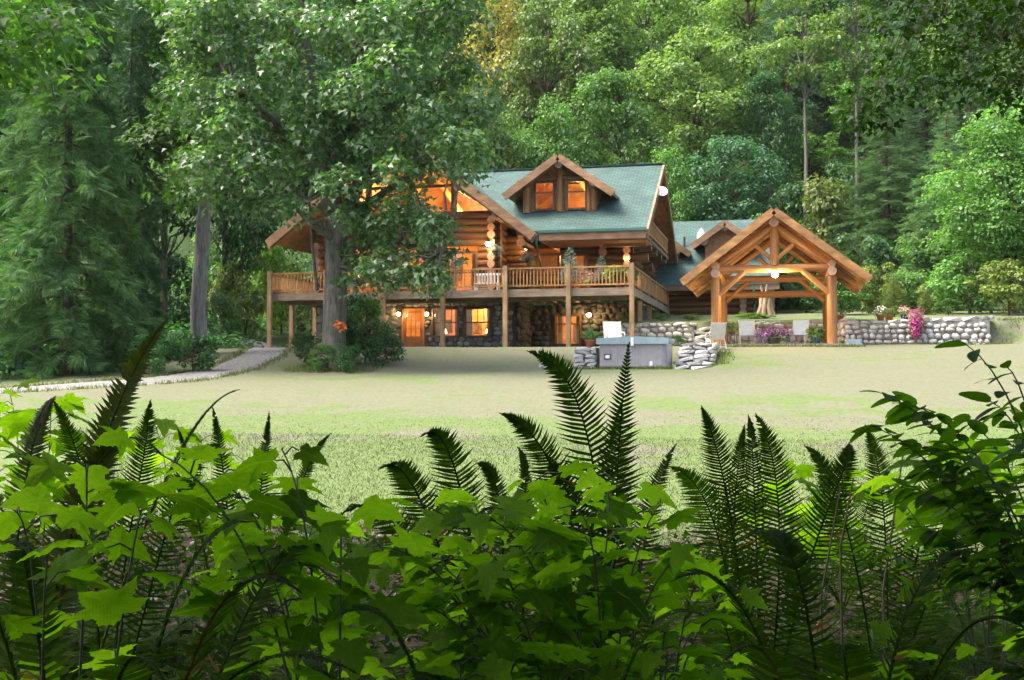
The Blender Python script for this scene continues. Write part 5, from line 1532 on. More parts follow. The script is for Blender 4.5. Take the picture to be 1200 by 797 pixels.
# magenta cascade over the cobble wall
p = at(1073, 380, 49.85)
o = root('magenta_flowers', 'magenta flowers cascading over the cobble wall', 'flowers', (p[0], 49.75, 2.9))
V, Fc = merge([blob_leaves((p[0] + dx, 49.75 + dy, z), r, n, .075, flat=1.0) for dx, dy, z, r, n in ((0, .05, 4.02, .30, 300), (.05, 0, 3.75, .28, 280), (-.02, -.03, 3.48, .22, 190), (0, -.05, 3.25, .16, 90))])
part('blossom', np_mesh('blossom', V, Fc), FL_MAGENTA, o)
V, Fc = merge([blob_leaves((p[0] + dx, 49.85, z), .33, 90, .1) for dx, z in ((0, 4.05), (.1, 3.7), (-.05, 3.4))])
part('foliage', np_mesh('foliage', V, Fc), LF_MID, o)
# pots on the upper terrace
for px, Y, m, fl, lab in ((1032, 53.0, TERRACOTTA, FL_WHITE, 'pot of white flowers on the terrace left of the blue pot'), (1060, 52.5, POT_BLUE, FL_PINK, 'square blue pot with small flowers on the terrace'), (1042, 51.2, TERRACOTTA, None, 'green trailing plant on the wall top left of magenta flowers'), (984, 51.6, TERRACOTTA, None, 'reddish pot on the wall behind the right pavilion post')):
    q = at(px, 372, Y); potted('flower_pot', (q[0], Y, ground_h(q[0], Y)), .18, .25, m, [(0, 0, .12, .25, 120, .1, LF_YELLOW if fl is None else LF_MID)], lab, 'flower pot', [(0, 0, .22, .24, 90, .08, fl)] if fl else None)
# deck plants
p = at(668, 338, 53.2)
o = root('potted_spruce', 'small blue spruce in a pot behind the deck railing', 'potted plant', (p[0], 53.2, DF), 'potted plants')
part('pot', pot_mesh((p[0], 53.2, DF), .24, .36), TERRACOTTA, o)
tm, cm = conifer('spruce', 1.7, .62, .12, 60, 16, .2, 401, .035, .12, .8); tm.materials.append(BARK); cm.materials.append(LF_SPRUCE)
part('trunk', tm, None, o, Matrix.Translation((p[0], 53.2, DF + .34))); part('needles', cm, None, o, Matrix.Translation((p[0], 53.2, DF + .34)))
p = at(705, 338, 54.0)
o = root('potted_spruce', 'smaller potted conifer right of the blue spruce on deck', 'potted plant', (p[0], 54.0, DF), 'potted plants')
part('pot', pot_mesh((p[0], 54.0, DF), .2, .5), POT_DARK, o)
part('trunk', tm, None, o, Matrix.Translation((p[0], 54.0, DF + .48)) @ Matrix.Scale(.72, 4)); part('needles', cm, None, o, Matrix.Translation((p[0], 54.0, DF + .48)) @ Matrix.Scale(.72, 4))
p = at(692, 338, 52.8); potted('potted_flowers', (p[0], 52.8, DF), .2, .3, TERRACOTTA, [(0, 0, .1, .28, 120, .1, LF_MID)], 'pot of pink flowers behind the deck railing', 'potted plant', [(0, 0, .28, .33, 150, .08, FL_PINK)])
p = at(727, 338, 52.9); potted('potted_grass', (p[0], 52.9, DF), .25, .35, TERRACOTTA, [(-.2, 0, .35, .45, 330, .16, LF_YELLOW), (.35, 0, .3, .42, 300, .16, LF_YELLOW)], 'pale feathery plant filling the right corner of the deck', 'potted plant')
def hanging(px, py, Y, mat, label, top):
    c = at(px, py, Y)
    o = root('hanging_basket', label, 'hanging basket', c, 'hanging baskets under the eaves')
    part('basket', MB().lathe([(.001, -.22), (.14, -.16), (.22, .0), (.2, .02), (.001, .0)], c, 12).mesh('basket', True), POT_DARK, o)
    b = MB()
    for k in range(3):
        a = k * 2.1; b.tube([(c[0] + .2 * math.cos(a), c[1] + .2 * math.sin(a), c[2]), (c[0], c[1], c[2] + .55)], .008, 4)
    b.tube([(c[0], c[1], c[2] + .55), (c[0], c[1], top)], .01, 4)
    part('chain', b.mesh('chain'), IRON, o)
    V, Fc = blob_leaves(np.array(c) + [0, 0, .04], .36, 220, .09); part('foliage', np_mesh('foliage', V, Fc), LF_SPRUCE, o)
    V, Fc = blob_leaves(np.array(c) + [0, 0, .1], .34, 90, .07); part('flowers', np_mesh('flowers', V, Fc), mat, o)
hanging(581, 294, 53.6, FL_WHITE, 'hanging basket of white flowers under the gable overhang', 8.6)
hanging(617, 303, 55.0, FL_PURPLE, 'small hanging basket beside the log corner', 8.0)
# orange clusters by the maple, standing in for lit windows behind the leaves
for k, (px, py, Y) in enumerate(((399, 381, 39.2), (436, 388, 41.0))):
    c = at(px, py, Y); gz = ground_h(c[0], Y)
    o = root('window_glow_cluster', ('orange cluster against the maple trunk, standing in for window light', 'orange cluster in the shrubs right of the maple, standing in for window light')[k], 'flower', (c[0], Y, gz))
    part('stalk', MB().tube([(c[0] + .1, Y, gz - .05), (c[0] + .05, Y, (gz + c[2]) / 2), (c[0], Y, c[2])], .012, 5).mesh('stalk'), LF_MID, o)
    V, Fc = blob_leaves(c, .2, 46, .13, flat=.8); part('orange_flecks', np_mesh('orange_flecks', V, Fc), GLOW_ORANGE, o)
# ------------------------------------------------------------------ short grass on the lawn (uncountable)
rng = np.random.default_rng(5)
gxa, gya = np.array(gx), np.array(gy)
GZM = GV[:, 2].reshape(len(gy), len(gx))
def gh_arr(x, y):
    i = np.clip(np.searchsorted(gxa, x) - 1, 0, len(gxa) - 2); j = np.clip(np.searchsorted(gya, y) - 1, 0, len(gya) - 2)
    u = (x - gxa[i]) / (gxa[i + 1] - gxa[i]); v = (y - gya[j]) / (gya[j + 1] - gya[j])
    return GZM[j, i] * (1 - u) * (1 - v) + GZM[j, i + 1] * u * (1 - v) + GZM[j + 1, i] * (1 - u) * v + GZM[j + 1, i + 1] * u * v
def grass_patch(n, y0, y1, h, w):
    y = y0 + (y1 - y0) * rng.random(n)
    x = -.80 * y + 2 + (.80 * y + .24 * y) * rng.random(n)
    ok = ~((x > -8.1) & (x < -2.6) & (y > 40.2) & (y < 45.2)) & ~((x > -4.0) & (x < 3.1) & (y > 47.8))
    ok &= ~((y > 49.3) & (x > -8) & (x < 9)) & ~((y > 54.5) & (x < -12)) & (x > -30)
    pp = np.array(pathp)
    for (xa, ya, wa), (xb, yb, wb) in zip(pp[:-1], pp[1:]):
        d = np.array([xb - xa, yb - ya]); L2 = d @ d
        t = np.clip(((x - xa) * d[0] + (y - ya) * d[1]) / L2, 0, 1)
        ok &= np.hypot(x - xa - t * d[0], y - ya - t * d[1]) > max(wa, wb) * 1.02
    x, y = x[ok], y[ok]; n = len(x)
    z = gh_arr(x, y)
    a = rng.random(n) * 6.28; hh = h * (.5 + rng.random(n)) * np.clip((35 - y) / 14, .12, 1); ww = w * (.6 + .8 * rng.random(n))
    base = np.stack([x, y, z - .01], 1); s = np.stack([np.cos(a), np.sin(a), 0 * a], 1) * ww[:, None]
    lean = np.stack([rng.normal(size=n) * .6 * hh, rng.normal(size=n) * .6 * hh, hh], 1)
    V = np.stack([base - s, base + s, base + lean], 1).reshape(-1, 3)
    return V, np.arange(3 * n).reshape(-1, 3)
V, Fc = merge([grass_patch(90000, 9.5, 20, .04, .006), grass_patch(80000, 17, 34, .026, .008)])
single('lawn_grass', np_mesh('lawn_grass', V, Fc), LAWN, 'short mown grass covering the lawn', 'grass', kind='stuff')

# longer grass tufts along edges
ed_ = []
def edge(x0, y0, x1, y1, n, sp=.12):
    t = rng.random(n); ed_.append(np.stack([x0 + (x1 - x0) * t + rng.normal(size=n) * sp, y0 + (y1 - y0) * t + rng.normal(size=n) * sp], 1))
edge(2.5, 49.55, 8.3, 49.55, 1500); edge(-3.9, 47.75, 3.0, 47.75, 1500); edge(-8.1, 40.4, -3.8, 40.4, 900); edge(-2.3, 41.2, -2.3, 45.5, 700, .2); edge(-24.4, 51.7, -6.8, 51.7, 1800, .25)
edge(8.4, 49.6, 9.6, 52.5, 600, .25); edge(-8.1, 40.6, -8.2, 44, 500, .2)
pp = np.array(pathp)
for (xa, ya, wa), (xb, yb, wb) in zip(pp[:-3], pp[1:-2]):
    d = np.array([xb - xa, yb - ya]); d /= np.linalg.norm(d); nn = np.array([-d[1], d[0]])
    for sg in (-1, 1): edge(xa + nn[0] * wa * sg * 1.08, ya + nn[1] * wa * sg * 1.02, xb + nn[0] * wb * sg * 1.08, yb + nn[1] * wb * sg * 1.08, 260, .14)
a_ = rng.random(1500) * 6.28; r_ = .7 + 1.2 * rng.random(1500); g_ = on_ground(391, 40.0); ed_.append(np.stack([g_[0] + r_ * np.cos(a_), g_[1] + r_ * np.sin(a_)], 1))
E_ = np.concatenate(ed_); n = len(E_); x, y = E_[:, 0], E_[:, 1]
hh = .07 + .13 * rng.random(n); a_ = rng.random(n) * 6.28
base = np.stack([x, y, gh_arr(x, y) - .01], 1); s = np.stack([np.cos(a_), np.sin(a_), 0 * a_], 1) * .014
lean = np.stack([rng.normal(size=n) * .4 * hh, rng.normal(size=n) * .4 * hh, hh], 1)
single('edge_grass', np_mesh('edge_grass', np.stack([base - s, base + s, base + lean], 1).reshape(-1, 3), np.arange(3 * n).reshape(-1, 3)), leafmat('long_grass', (0.05, 0.09, 0.025), (0.09, 0.13, 0.04), (0.17, 0.17, 0.08), (.13, .15, .05), tfac=.35, spec=.1), 'longer grass tufts along walls, path and deck posts', 'grass', kind='stuff')

# leaf litter on the woodland floor
n = 9000
y = 3.0 + 8.5 * rng.random(n); x = -.85 * y - .5 + (1.15 * y + 1.0) * rng.random(n)
C = np.stack([x, y, gh_arr(x, y) + .012 + .02 * rng.random(n)], 1)
Nn = np.array([0, 0, 1]) + .5 * rng.normal(size=(n, 3)); X, Y, Z = frames(unit(Nn), unit(rng.normal(size=(n, 3))))
s = (.03 + .06 * rng.random(n))[:, None]
V, Fc = stamp(KITE_V, KITE_F, C, X * s, Y * s, Z * s)
LITTER = leafmat('dead_leaf', (0.022, 0.017, 0.010), (0.055, 0.042, 0.023), (0.13, 0.10, 0.056), (.1, .08, .05), tfac=.1)
single('leaf_litter', np_mesh('leaf_litter', V, Fc), LITTER, 'brown dead leaves strewn on the shaded woodland floor', 'leaf litter', kind='stuff')

# seedlings and low leaves that carpet the shaded floor
n = 16000
y = 1.6 + 8.2 * rng.random(n); x = -.85 * y - .5 + (1.15 * y + 1.0) * rng.random(n)
hh = .42 * rng.random(n) ** 1.3 * (1 - smooth(8, 9.8, 0)) * (.55 + .45 * np.sin(x * 2.1 + 1.3 * np.sin(y * 1.7)))
C = np.stack([x, y, gh_arr(x, y) + .03 + hh], 1)
Nn = np.array([0, 0, 1]) + .6 * rng.normal(size=(n, 3)); X, Y, Z = frames(unit(Nn), unit(rng.normal(size=(n, 3))))
s = (.035 + .05 * rng.random(n))[:, None]
V, Fc = stamp(MAPLE_V, MAPLE_F, C, X * s, Y * s, Z * s)
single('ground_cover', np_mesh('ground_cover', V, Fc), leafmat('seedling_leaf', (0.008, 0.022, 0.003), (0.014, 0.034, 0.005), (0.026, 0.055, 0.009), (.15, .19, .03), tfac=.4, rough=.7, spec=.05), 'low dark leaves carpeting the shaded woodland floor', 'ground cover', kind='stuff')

# ------------------------------------------------------------------ sword ferns: every frond a part
FERN = leafmat('fern_pinna', (0.015, 0.034, 0.003), (0.024, 0.050, 0.005), (0.036, 0.070, 0.008), (.17, .20, .02), tfac=.45, rough=.6, spec=.06, brown=(.13, .075, .025), objvar=.35)
FERN_OLD = leafmat('fern_pinna_olive', (0.036, 0.050, 0.008), (0.052, 0.068, 0.010), (0.075, 0.088, 0.014), (.13, .15, .03), tfac=.38)
def bez(P0, P1, P2, t):
    t = t[:, None]; return (1 - t) ** 2 * P0 + 2 * t * (1 - t) * P1 + t * t * P2
def frond_mesh(P0, P1, P2, W, side=None, pairs=84):
    P0, P1, P2 = (np.asarray(q, float) for q in (P0, P1, P2))
    t = np.linspace(0, 1, pairs + 1); t = t * (1.28 - .28 * t)
    P = bez(P0, P1, P2, t)
    wob = rng.normal(size=3) * .012; P = P + np.sin(t * 6.0 + rng.uniform(0, 6))[:, None] * wob * t[:, None]
    L = np.linalg.norm(np.diff(P, axis=0), axis=1).sum()
    T = unit(np.gradient(P, axis=0))
    if side is None:
        d = P2 - P0; side = np.cross(d, [0, 0, 1.0])
        if np.linalg.norm(side) < 1e-3: side = np.array([1.0, 0, 0])
    S = unit(np.asarray(side, float)[None] - (T @ np.asarray(side, float))[:, None] * T)
    Nn = np.cross(S, T)
    Nn = Nn * np.where((Nn[:, 2:3].mean() < 0), -1, 1)
    sp = L / pairs
    Vv, Ff = [], []
    for i in range(int(pairs * .14), pairs):
        ti = t[i]
        prof = min(1.0, .55 + (ti - .14) * 2.2) * (1 - max(0, (ti - .42) / .58) ** 1.55)
        l = W * 1.12 * max(.05, prof)
        for sgn in (-1, 1):
            j = rng.uniform(-.12, .12)
            ang = .10 + .42 * ti + j * .6
            d = S[i] * sgn * math.cos(ang) + T[i] * math.sin(ang)
            dn = Nn[i] * (.10 + rng.uniform(-.16, .1))
            hw = sp * .30
            base = P[i] + T[i] * (sp * .5 if sgn > 0 else 0)
            mid = base + d * l * .42 + dn * l * .35
            if rng.random() < .03: continue
            l = l * rng.uniform(.82, 1.08)
            tip = base + d * l * rng.uniform(.9, 1.05) + T[i] * l * .16 - dn * l * .3 - np.array([0, 0, .06 * l])
            tw = Nn[i] * hw * .25
            k = len(Vv)
            Vv += [base - T[i] * hw * .7, base + T[i] * hw * .9, mid + T[i] * hw + tw, mid - T[i] * hw * .8 - tw, tip]
            Ff += [(k, k + 3, k + 2), (k, k + 2, k + 1), (k + 3, k + 4, k + 2)]
    b = MB(); b.add(Vv, Ff)
    b.tube(P[::4].tolist() + [P[-1].tolist()], [.0055 * (1 - .8 * q) for q in np.linspace(0, 1, len(P[::4]) + 1)], 4, False)
    return b.mesh('frond')
def gp(px, dist):
    p = pt(px, 440, dist); return np.array([p[0], p[1], ground_h(p[0], p[1])])
RIGHT = np.array([math.cos(YAW), math.sin(YAW), 0])
def fern(label, px, dist, fronds, filler=6, mat=None, W=.13, fl=.9, group='sword ferns in the foreground', seed=0):
    """fronds: (ctrl px, ctrl py, ctrl dist, tip px, tip py, tip dist, half width, facing)"""
    g = gp(px, dist)
    o = root('sword_fern', label, 'fern', g, group)
    for f in fronds:
        side = RIGHT if len(f) > 7 and f[7] else None
        part('frond', frond_mesh(g, pt(*f[0:3]), pt(*f[3:6]), f[6], side), mat or FERN, o)
    for k in range(filler):
        a = k * 6.283 / max(1, filler) + rnd.uniform(-.4, .4) + seed; L = fl * rnd.uniform(.75, 1.15)
        d = np.array([math.cos(a), math.sin(a), 0])
        tip = g + d * L * .85 + [0, 0, L * rnd.uniform(.3, .55)]
        part('frond', frond_mesh(g, g + d * L * .25 + [0, 0, L * .8], tip, W * rnd.uniform(.7, 1), None, 56), mat or FERN, o)
    return o
fern('sword fern with two tall fronds rising towards the hot tub', 715, 3.9, [
    (712, 640, 3.9, 737, 403, 3.8, .125, True), (700, 640, 3.8, 728, 470, 4.1, .12, True), (735, 470, 3.8, 620, 414, 3.8, .12, True), (690, 500, 3.9, 588, 486, 3.9, .11, True),
    (740, 640, 3.9, 792, 520, 4.2, .08, True), (640, 560, 3.9, 560, 600, 3.5, .1, True), (760, 600, 3.9, 850, 640, 3.6, .11, False), (690, 590, 3.7, 650, 540, 3.9, .1, True)], 6, fl=.9)
fern('sword fern with fronds arching left over the lawn', 590, 3.7, [
    (560, 470, 3.7, 492, 512, 3.6, .1, True), (520, 500, 3.6, 440, 548, 3.5, .1, True), (500, 540, 3.5, 405, 600, 3.4, .1, True), (600, 520, 3.8, 560, 545, 3.9, .06, True), (640, 560, 3.8, 600, 520, 4.0, .05, True)], 6)
fern('sword fern of tall upright fronds right of centre', 880, 4.4, [
    (872, 570, 4.4, 820, 478, 4.4, .125, True), (860, 560, 4.4, 782, 545, 4.2, .12, True), (945, 600, 4.2, 884, 489, 4.2, .14, True), (975, 560, 4.3, 990, 520, 4.5, .12, True), (850, 600, 4.5, 868, 500, 4.7, .1, True), (860, 620, 4.0, 740, 640, 3.8, .12, True),
    (900, 560, 4.6, 872, 488, 4.9, .08, True)], 7)
fern('sword fern in front of the small-leaved shrub at right', 1030, 4.6, [
    (1055, 590, 4.6, 1012, 498, 4.6, .12, True), (1075, 560, 4.5, 1120, 545, 4.4, .12, True), (1010, 560, 4.5, 940, 522, 4.7, .1, True), (1080, 640, 4.3, 1160, 600, 4.0, .12, True)], 6)
fern('tall sword fern against the path at left', 5, 2.9, [
    (70, 520, 2.8, 196, 376, 2.7, .085, True), (60, 540, 2.9, 170, 440, 2.8, .08, True), (70, 480, 2.9, 150, 520, 2.7, .08, True), (10, 500, 2.9, 60, 470, 3.1, .07, True), (180, 480, 2.9, 275, 458, 2.9, .045, False)], 7, FERN_OLD)
fern('sword fern at the left margin behind the big leaves', 130, 4.6, [
    (150, 560, 4.6, 178, 470, 4.6, .11, True), (110, 560, 4.5, 70, 470, 4.4, .11, True), (190, 560, 4.5, 260, 520, 4.4, .1, True)], 7)
fern('small sword fern poking above the arching leafy cane', 285, 4.8, [
    (270, 560, 4.8, 250, 482, 4.8, .07, True), (310, 560, 4.8, 312, 484, 4.9, .06, True), (340, 540, 4.7, 390, 505, 4.6, .05, True), (230, 560, 4.8, 205, 500, 4.8, .05, True)], 4, fl=.6)
fern('low sword fern on the lawn edge right of centre', 985, 7.5, [(980, 580, 7.5, 960, 540, 7.6, .1, True), (1010, 580, 7.5, 1040, 560, 7.4, .1, True)], 6, fl=.55)
fern('dark fern spreading low over the bottom left', 110, 1.95, [
    (200, 560, 2.0, 345, 690, 1.85, .085), (150, 560, 2.1, 290, 610, 2.0, .085), (40, 600, 2.0, -60, 700, 1.8, .085), (180, 640, 1.9, 400, 790, 1.7, .085), (110, 620, 1.9, 190, 800, 1.6, .085), (60, 580, 2.1, 20, 640, 2.3, .08), (230, 600, 2.1, 380, 640, 2.3, .08)], 4, None, .085, .6)
fern('dark fern spreading low over the bottom right', 1000, 2.3, [
    (930, 600, 2.3, 790, 680, 2.2, .09), (1010, 580, 2.4, 1150, 650, 2.3, .09), (950, 660, 2.2, 850, 780, 2.0, .09), (1050, 640, 2.2, 1190, 740, 2.1, .09), (980, 640, 2.2, 1000, 790, 1.9, .09), (960, 580, 2.5, 880, 620, 2.7, .08)], 4, None, .085, .6)
fern('dark fern arching behind the low centre canes', 600, 2.2, [
    (520, 660, 2.2, 400, 720, 2.1, .085), (690, 660, 2.2, 830, 720, 2.1, .085), (600, 700, 2.1, 700, 800, 1.9, .085), (560, 700, 2.1, 480, 800, 1.9, .085)], 4, None, .085, .55)
fill_spots = []
R2 = random.Random(3)
for k in range(46):
    d = R2.uniform(2.3, 6.6); px = R2.uniform(-60, 1260) if k < 34 else R2.uniform(-40, 420)
    fill_spots.append((px, d))
fill_spots += [(40, 2.2), (190, 2.3), (330, 2.4), (480, 2.3), (640, 2.2), (800, 2.3), (930, 2.4), (1060, 2.2), (1180, 2.3), (110, 2.9), (260, 2.8), (400, 2.9), (860, 2.9), (1010, 2.9)]
fill_spots.sort()
cnt = {}
for k, (px, d) in enumerate(fill_spots):
    ddist = 'nearest' if d < 3.4 else ('second' if d < 5 else 'rear')
    cnt[ddist] = cnt.get(ddist, 0) + 1
    fern(f'{ORD[cnt[ddist]]} dark low fern from the left in the {ddist} row of undergrowth', px, d, [], 9, None, .10, min(.95, 1.5 - .13 * d - .1) * (.8 if d < 2.6 else 1), f'dark undergrowth ferns, {ddist} row', seed=k)

# ------------------------------------------------------------------ lobed-leaf shrubs (thimbleberry): every leaf a part
BERRY = leafmat('berry_leaf', (0.100, 0.195, 0.013), (0.135, 0.245, 0.018), (0.180, 0.290, 0.030), (.19, .22, .03), tfac=.6, rough=.6, spec=.06, vein=True, objvar=.25)
CANE = plain('cane_green', (0.05, 0.06, 0.025), .6)
def lobed_leaf(seed):
    R = random.Random(seed)
    half = [(.0, .06), (.12, -.05), (.27, -.09), (.37, -.03), (.50, .02), (.44, .14), (.34, .25), (.46, .35), (.57, .46), (.70, .66), (.52, .62), (.40, .61), (.27, .60), (.29, .72), (.21, .86), (.12, 1.0), (.0, 1.2)]
    out = []
    for i, (x, y) in enumerate(half):
        out.append((x * R.uniform(.94, 1.06), y))
        if 0 < i < len(half) - 1:      # small teeth
            x2, y2 = half[i + 1]; mx, my = (x + x2) / 2, (y + y2) / 2
            out.append((mx * .90, my * .98 if my > .3 else my + .025))
    left = [(-x * R.uniform(.94, 1.06), y) for x, y in out[1:-1]][::-1]
    ring = out + left
    c = (0, .36)
    V = [(0, .36, 0)]; bend = R.uniform(.12, .48); side = R.uniform(-.08, .38)
    def z(x, y):
        a = math.atan2(x, y - .2)
        return -bend * max(0, y - .3) ** 2 - side * x * x * 1.6 + .035 * math.cos(a * 5) * math.hypot(x, y - .2) * -1 + R.uniform(-.012, .012)
    n = len(ring)
    for f in (.5, 1.0):
        for x, y in ring:
            X, Y = c[0] + (x - c[0]) * f, c[1] + (y - c[1]) * f
            V.append((X, Y, z(X, Y)))
    Fs = [(0, 1 + i, 1 + (i + 1) % n) for i in range(n)]
    Fs += [(1 + i, 1 + n + i, 1 + n + (i + 1) % n, 1 + (i + 1) % n) for i in range(n)]
    b = MB(); b.add(V, Fs)
    me = b.mesh('leaf', True)
    # winding: make +Z the upper side
    uv = me.uv_layers.new(name='UVMap')
    for l in me.loops:
        co = me.vertices[l.vertex_index].co; uv.data[l.index].uv = (abs(co.x) * 1.4, co.y)
    me.materials.append(BERRY)
    return me
BLEAF = [lobed_leaf(i) for i in range(6)]
def leaf_matrix(P, nrm, tip, s):
    Z = Vector(nrm).normalized(); Y = Vector(tip); Y = (Y - Z * Y.dot(Z)).normalized(); X = Y.cross(Z)
    return Matrix(((X.x * s, Y.x * s, Z.x * s, P[0]), (X.y * s, Y.y * s, Z.y * s, P[1]), (X.z * s, Y.z * s, Z.z * s, P[2]), (0, 0, 0, 1)))
FWD = np.array([-math.sin(YAW), math.cos(YAW), 0])
def berry(label, px, dist, canes, size=.14, group='broad-leaved berry shrubs in the foreground', mat=None, dense=False):
    """canes: (ctrl px, py, dist, tip px, py, dist, leaves)"""
    g = gp(px, dist)
    o = root('thimbleberry_shrub', label, 'shrub', g, group)
    twin = [(a + rnd.uniform(-40, 40), b_ + rnd.uniform(10, 60), c + rnd.uniform(-.15, .25), d + rnd.uniform(-55, 55), e + rnd.uniform(25, 90), f + rnd.uniform(-.2, .3), n) for (a, b_, c, d, e, f, n) in canes]
    for (a, b_, c, d, e, f, n) in canes + (twin if dense else []):
        P1, P2 = pt(a, b_, c), pt(d, e, f)
        t = np.linspace(0, 1, 14); P = bez(g, P1, P2, t)
        m = MB(); m.tube(P.tolist(), [.0042 * (1 - .65 * q) for q in t], 5, False)
        L = np.linalg.norm(np.diff(P, axis=0), axis=1).sum()
        leaves = []
        for k in range(n):
            tk = .42 + .58 * (k + .5) / n
            q = bez(g, P1, P2, np.array([tk]))[0]; tan = unit(bez(g, P1, P2, np.array([min(1, tk + .03)]))[0] - q + 1e-6)
            az = k * 2.4 + rnd.uniform(-.5, .5)
            hor = RIGHT * math.cos(az) + FWD * math.sin(az)
            s = size * rnd.uniform(.65, 1.15) * (1.0 if tk < .9 else .75)
            pl = rnd.uniform(.4, .9) * s
            e_ = q + hor * pl + np.array([0, 0, pl * rnd.uniform(.0, .55)])
            m.tube([q, (q + e_) / 2 + [0, 0, .012], e_], [.0022, .002, .0015], 4, False)
            nrm = np.array([0, 0, 1.0]) + FWD * (rnd.uniform(.25, 1.15) if rnd.random() < .74 else rnd.uniform(-1.0, -.1)) + RIGHT * rnd.uniform(-.6, .6)
            tip = hor * .7 + np.array([0, 0, -.55]) - FWD * .25
            leaves.append((e_, nrm, tip, s))
        part('cane', m.mesh('cane', True), CANE, o)
        for e_, nrm, tip, s in leaves:
            ob = part('leaf', rnd.choice(BLEAF), None, o, leaf_matrix(e_, nrm, tip, s))
            if mat: use_mat(ob, mat)
    return o
berry('large-leaved shrub with lobed leaves at the left edge', 70, 2.2, [(60, 640, 2.2, 20, 600, 2.1, 7), (110, 560, 2.3, 100, 545, 2.2, 8), (150, 600, 2.2, 170, 590, 2.3, 8), (40, 640, 2.0, 60, 640, 2.0, 6)], .105)
berry('arching leafy cane with broad hanging leaves left of centre', 395, 2.3, [(385, 610, 2.3, 180, 528, 2.3, 13), (395, 640, 2.3, 330, 525, 2.35, 9), (400, 650, 2.3, 400, 600, 2.3, 9), (370, 720, 2.3, 300, 640, 2.25, 8), (380, 600, 2.4, 250, 560, 2.4, 12)], .11)
berry('bushy bright green shrub in the centre foreground', 700, 2.7, [(690, 600, 2.7, 545, 600, 2.6, 16), (640, 600, 2.8, 480, 590, 2.7, 14), (690, 600, 2.75, 620, 565, 2.8, 14), (600, 640, 2.6, 440, 640, 2.5, 13), (700, 620, 2.7, 720, 560, 2.8, 10), (705, 640, 2.7, 780, 585, 2.8, 8), (640, 660, 2.6, 560, 640, 2.5, 10), (720, 640, 2.7, 680, 600, 2.6, 10), (620, 700, 2.6, 500, 690, 2.5, 10)], .10, dense=True)
berry('small bright leaves on low canes right of centre', 760, 2.9, [(740, 720, 2.9, 650, 660, 2.9, 9), (780, 700, 2.9, 830, 660, 2.9, 13), (760, 720, 2.8, 870, 690, 2.9, 10), (770, 760, 2.8, 780, 740, 2.7, 8)], .085, dense=True)
berry('low leafy shrub at the bottom edge of the centre', 540, 2.6, [(520, 760, 2.6, 440, 720, 2.5, 10), (560, 760, 2.6, 640, 730, 2.6, 10), (540, 760, 2.5, 540, 780, 2.3, 9), (600, 780, 2.5, 700, 770, 2.4, 8)], .10)
berry('lime broad leaves behind the small-leaved shrub at right', 1160, 4.2, [(1150, 600, 4.2, 1120, 520, 4.2, 12), (1180, 600, 4.2, 1190, 500, 4.2, 12), (1130, 640, 4.2, 1090, 560, 4.2, 10), (1180, 620, 4.1, 1210, 560, 4.0, 10)], .17)
berry('lime young leaves among ferns at the far left', 40, 5.2, [(30, 520, 5.2, 10, 455, 5.2, 12), (60, 520, 5.2, 60, 470, 5.2, 12), (90, 540, 5.2, 110, 500, 5.1, 12), (0, 540, 5.0, -20, 500, 5.0, 8)], .15)
berry('bright young shrub beside the path fern', 215, 5.6, [(205, 540, 5.6, 180, 495, 5.6, 12), (240, 540, 5.6, 235, 510, 5.6, 10), (250, 560, 5.5, 290, 540, 5.4, 10)], .14)
berry('low green shrub at the lawn edge right of centre', 945, 6.2, [(940, 600, 6.2, 920, 545, 6.2, 12), (960, 600, 6.2, 975, 550, 6.3, 12), (990, 600, 6.2, 1010, 565, 6.1, 10), (930, 600, 6.0, 895, 590, 5.9, 9)], .15)
berry('shadowed leafy shrub in the lower right corner', 1080, 3.0, [(1060, 780, 3.0, 1020, 750, 3.0, 7), (1110, 780, 3.0, 1150, 760, 2.9, 7)], .10)
berry('green leaves low between the arching cane and centre shrub', 330, 4.6, [(330, 640, 4.6, 300, 590, 4.6, 12), (350, 640, 4.6, 370, 610, 4.5, 12), (300, 660, 4.5, 260, 640, 4.4, 9)], .13)

